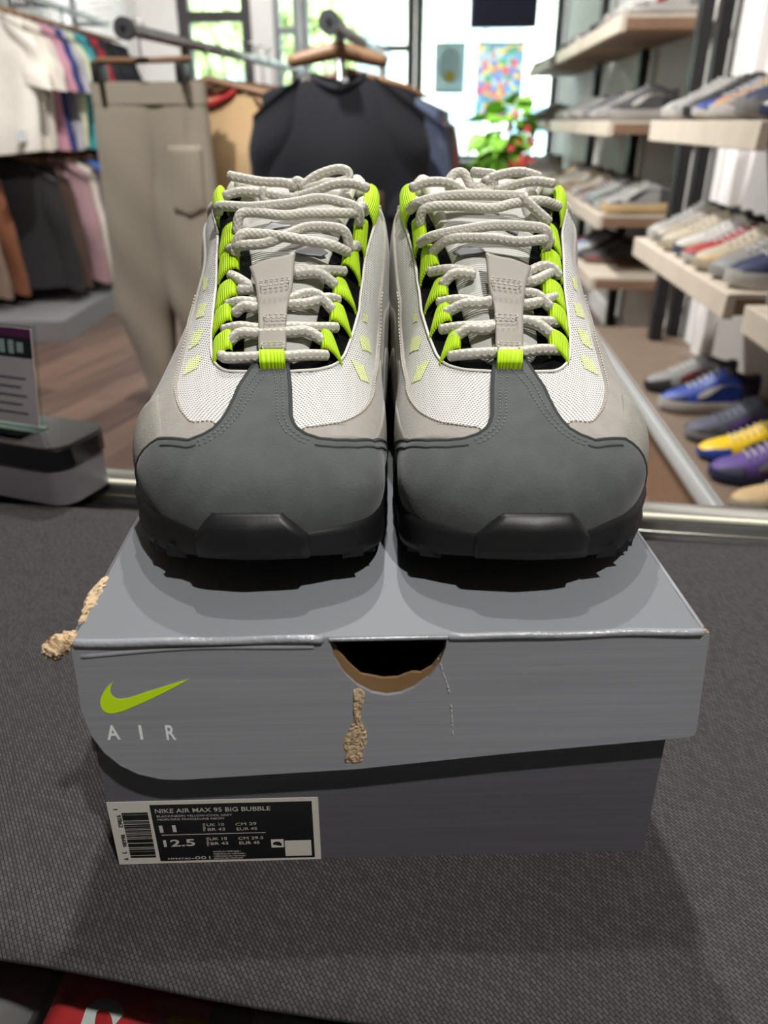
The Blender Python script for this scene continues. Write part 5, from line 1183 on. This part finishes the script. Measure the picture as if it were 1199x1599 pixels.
# ------------------------------------------------------------------ window display: posters, plant, hanging monitor
def translucent(name, cols, scale):
    m = bpy.data.materials.new(name); m.use_nodes = True; nt = m.node_tree; nt.nodes.clear()
    o = nt.nodes.new('ShaderNodeOutputMaterial'); mx = nt.nodes.new('ShaderNodeMixShader'); mx.inputs[0].default_value = .55
    d = nt.nodes.new('ShaderNodeBsdfDiffuse'); t = nt.nodes.new('ShaderNodeBsdfTranslucent'); tc = nt.nodes.new('ShaderNodeTexCoord')
    v = nt.nodes.new('ShaderNodeTexVoronoi'); v.inputs['Scale'].default_value = scale; nt.links.new(tc.outputs['Object'], v.inputs['Vector'])
    cr = nt.nodes.new('ShaderNodeValToRGB'); cr.color_ramp.interpolation = 'CONSTANT'; el = cr.color_ramp.elements
    for i, c in enumerate(cols):
        e = el[i] if i < 2 else el.new(i / len(cols)); e.position = i / len(cols); e.color = (*lin(c), 1)
    sp = nt.nodes.new('ShaderNodeSeparateColor'); nt.links.new(v.outputs['Color'], sp.inputs[0]); nt.links.new(sp.outputs[0], cr.inputs[0])
    nt.links.new(cr.outputs[0], d.inputs[0]); nt.links.new(cr.outputs[0], t.inputs[0]); nt.links.new(d.outputs[0], mx.inputs[1]); nt.links.new(t.outputs[0], mx.inputs[2]); nt.links.new(mx.outputs[0], o.inputs[0])
    return m
def poster(px0, py0, px1, py1, label, m, extra=()):
    c0, c1 = at(px0, py1, y=back_y(.9) - .03), at(px1, py0, y=back_y(.9) - .03); cx_ = (c0.x + c1.x) / 2
    t = thing('poster', label, 'poster', (cx_, back_y(cx_) - .012, c0.z), math.atan2(-.12, 1)); w, h = c1.x - c0.x, c1.z - c0.z
    mesh('sheet', [(-w / 2, 0, 0), (w / 2, 0, 0), (w / 2, 0, h), (-w / 2, 0, h)], [(0, 1, 2, 3)], m, t, False)
    for nm, q, mm in extra:
        n = 20; P = [(q[0] * w + q[2] * w * math.cos(2 * PI * k / n), q[1] * h + q[3] * h * math.sin(2 * PI * k / n)) for k in range(n)]
        mesh(nm, [(x, -.003, z) for x, z in P], [tuple(range(n))], mm, t, False)
    for nm, zz in (('top_strip', h - .01), ('bottom_strip', .01)): MB().box((0, -.002, zz), (w, .004, .02)).build(nm, mat('poster_strip', (150, 146, 100), .6), t)
    return t
poster(678, 66, 729, 146, 'grey poster with a pale blob and yellow spot on the window', translucent('poster_grey', [(130, 140, 140), (120, 132, 136)], 6), (('pale_blob', (0, .55, .36, .36), translucent('poster_pale', [(210, 220, 220), (196, 206, 210)], 9)), ('yellow_spot', (.0, .34, .18, .12), translucent('poster_yellow', [(240, 210, 40), (240, 200, 50)], 3))))
poster(741, 66, 820, 186, 'large poster of many small bright colour patches on the window', translucent('poster_mixed', [(220, 110, 120), (120, 170, 200), (230, 200, 110), (110, 150, 190), (200, 210, 200), (226, 150, 90), (150, 130, 190), (100, 160, 130), (214, 90, 120), (180, 190, 200)], 22))
st_ = at(786, 262, y=5.3)
pd_ = thing('plant_stand', 'slim dark plant stand near the window', 'stand', (st_.x, 5.3, 0)); zt_ = .62
MB().cyl((0, 0, zt_ - .03), (0, 0, zt_), .15, 24).build('top', M_BLACK, pd_)
for k in range(3): MB().cyl((.12 * math.cos(k * 2.1), .12 * math.sin(k * 2.1), 0), (.09 * math.cos(k * 2.1), .09 * math.sin(k * 2.1), zt_ - .03), .012, 8).build('leg', M_BLACK, pd_)
pp = thing('potted_plant', 'leafy green houseplant with red flowers by the window', 'plant', (st_.x, 5.3, zt_))
prf = [(.08, 0), (.105, .16), (.11, .20), (.10, .20), (.095, .17)]
G = [[(r * math.cos(q), r * math.sin(q), z) for q in np.linspace(0, 2 * PI, 25)[:-1]] for r, z in [(.001, 0)] + prf + [(.001, .17)]]
V, F = gridvf(np.array(G), False, True); mesh('pot', V, F, mat('pot_white', (200, 196, 190), .5), pp)
rl_ = random.Random(21)
M_LEAF = mat('plant_leaf', (140, 200, 72), .45, var=.25, vscale=9); M_STEM = mat('plant_stem', (90, 120, 56), .6)
leaf = []
for i in range(7):
    u = i / 6; w = .5 * math.sin(PI * u ** .8) * (1 - .25 * u) + .001; leaf.append([(u, w * v, -.35 * u * u + .10 * abs(v)) for v in (-1, -.5, 0, .5, 1)])
LV, LF = gridvf(np.array(leaf)); lme = bpy.data.meshes.new('leaf'); lme.from_pydata([tuple(map(float, v)) for v in LV], [], LF); lme.materials.append(M_LEAF); lme.polygons.foreach_set('use_smooth', [True] * len(lme.polygons))
for i in range(95):
    v = Vector((rl_.gauss(0, 1), rl_.gauss(0, 1), rl_.gauss(0, .9))).normalized() * rl_.random() ** .45
    p = Vector((v.x * .16 + .03 * v.z, v.y * .16, .44 + v.z * .24)); o = bpy.data.objects.new('leaf', lme); link(o, pp); o.location = p
    s_ = rl_.uniform(.09, .15); o.scale = (s_, s_, s_); o.rotation_euler = (rl_.uniform(-.5, .5), rl_.uniform(-.2, .9), math.atan2(v.y, v.x) + rl_.uniform(-.7, .7))
for k in range(6): tube('stem', [(.02 * math.cos(k), .02 * math.sin(k), .17), (.06 * math.cos(k), .06 * math.sin(k), .42), (.10 * math.cos(k), .10 * math.sin(k), .55)], .006, M_STEM, pp, 6)
fme = None
for i in range(17):
    p = (rl_.uniform(-.02, .15), -.17 + rl_.uniform(-.05, .05), .36 + rl_.uniform(-.14, .14))
    if fme is None:
        mb = MB()
        for k in range(5): 
            c, s_ = math.cos(k * 2 * PI / 5), math.sin(k * 2 * PI / 5); mb.add([(0, 0, 0), (.02 * c - .012 * s_, -.008, .02 * s_ + .012 * c), (.036 * c, -.004, .036 * s_), (.02 * c + .012 * s_, -.008, .02 * s_ - .012 * c)], [(0, 1, 2, 3)])
        o = mb.build('flower', mat('red_petal', (236, 84, 84), .5), pp, True); fme = o.data
    else: o = bpy.data.objects.new('flower', fme); link(o, pp)
    o.location = p; o.scale = (.7, .7, .7); o.rotation_euler = (rl_.uniform(-.4, .4), rl_.uniform(0, 6), rl_.uniform(-.5, .5))
m0, m1 = at(734, 44, y=5.4), at(838, 30, y=5.4)
mn = thing('hanging_monitor', 'dark monitor hung from the ceiling above the plant', 'monitor', ((m0.x + m1.x) / 2, 5.4, m0.z), -.1); w = m1.x - m0.x
MB().box((0, 0, .17), (w, .05, .34)).build('casing', mat('monitor_navy', (30, 34, 48), .5), mn, bevel=.006)
MB().box((0, -.027, .17), (w - .03, .006, .31)).build('screen', mat('monitor_screen', (20, 22, 32), .2), mn)
MB().cyl((0, 0, .34), (0, 0, CEIL - m0.z), .018, 12).build('ceiling_pole', M_BLACK, mn)
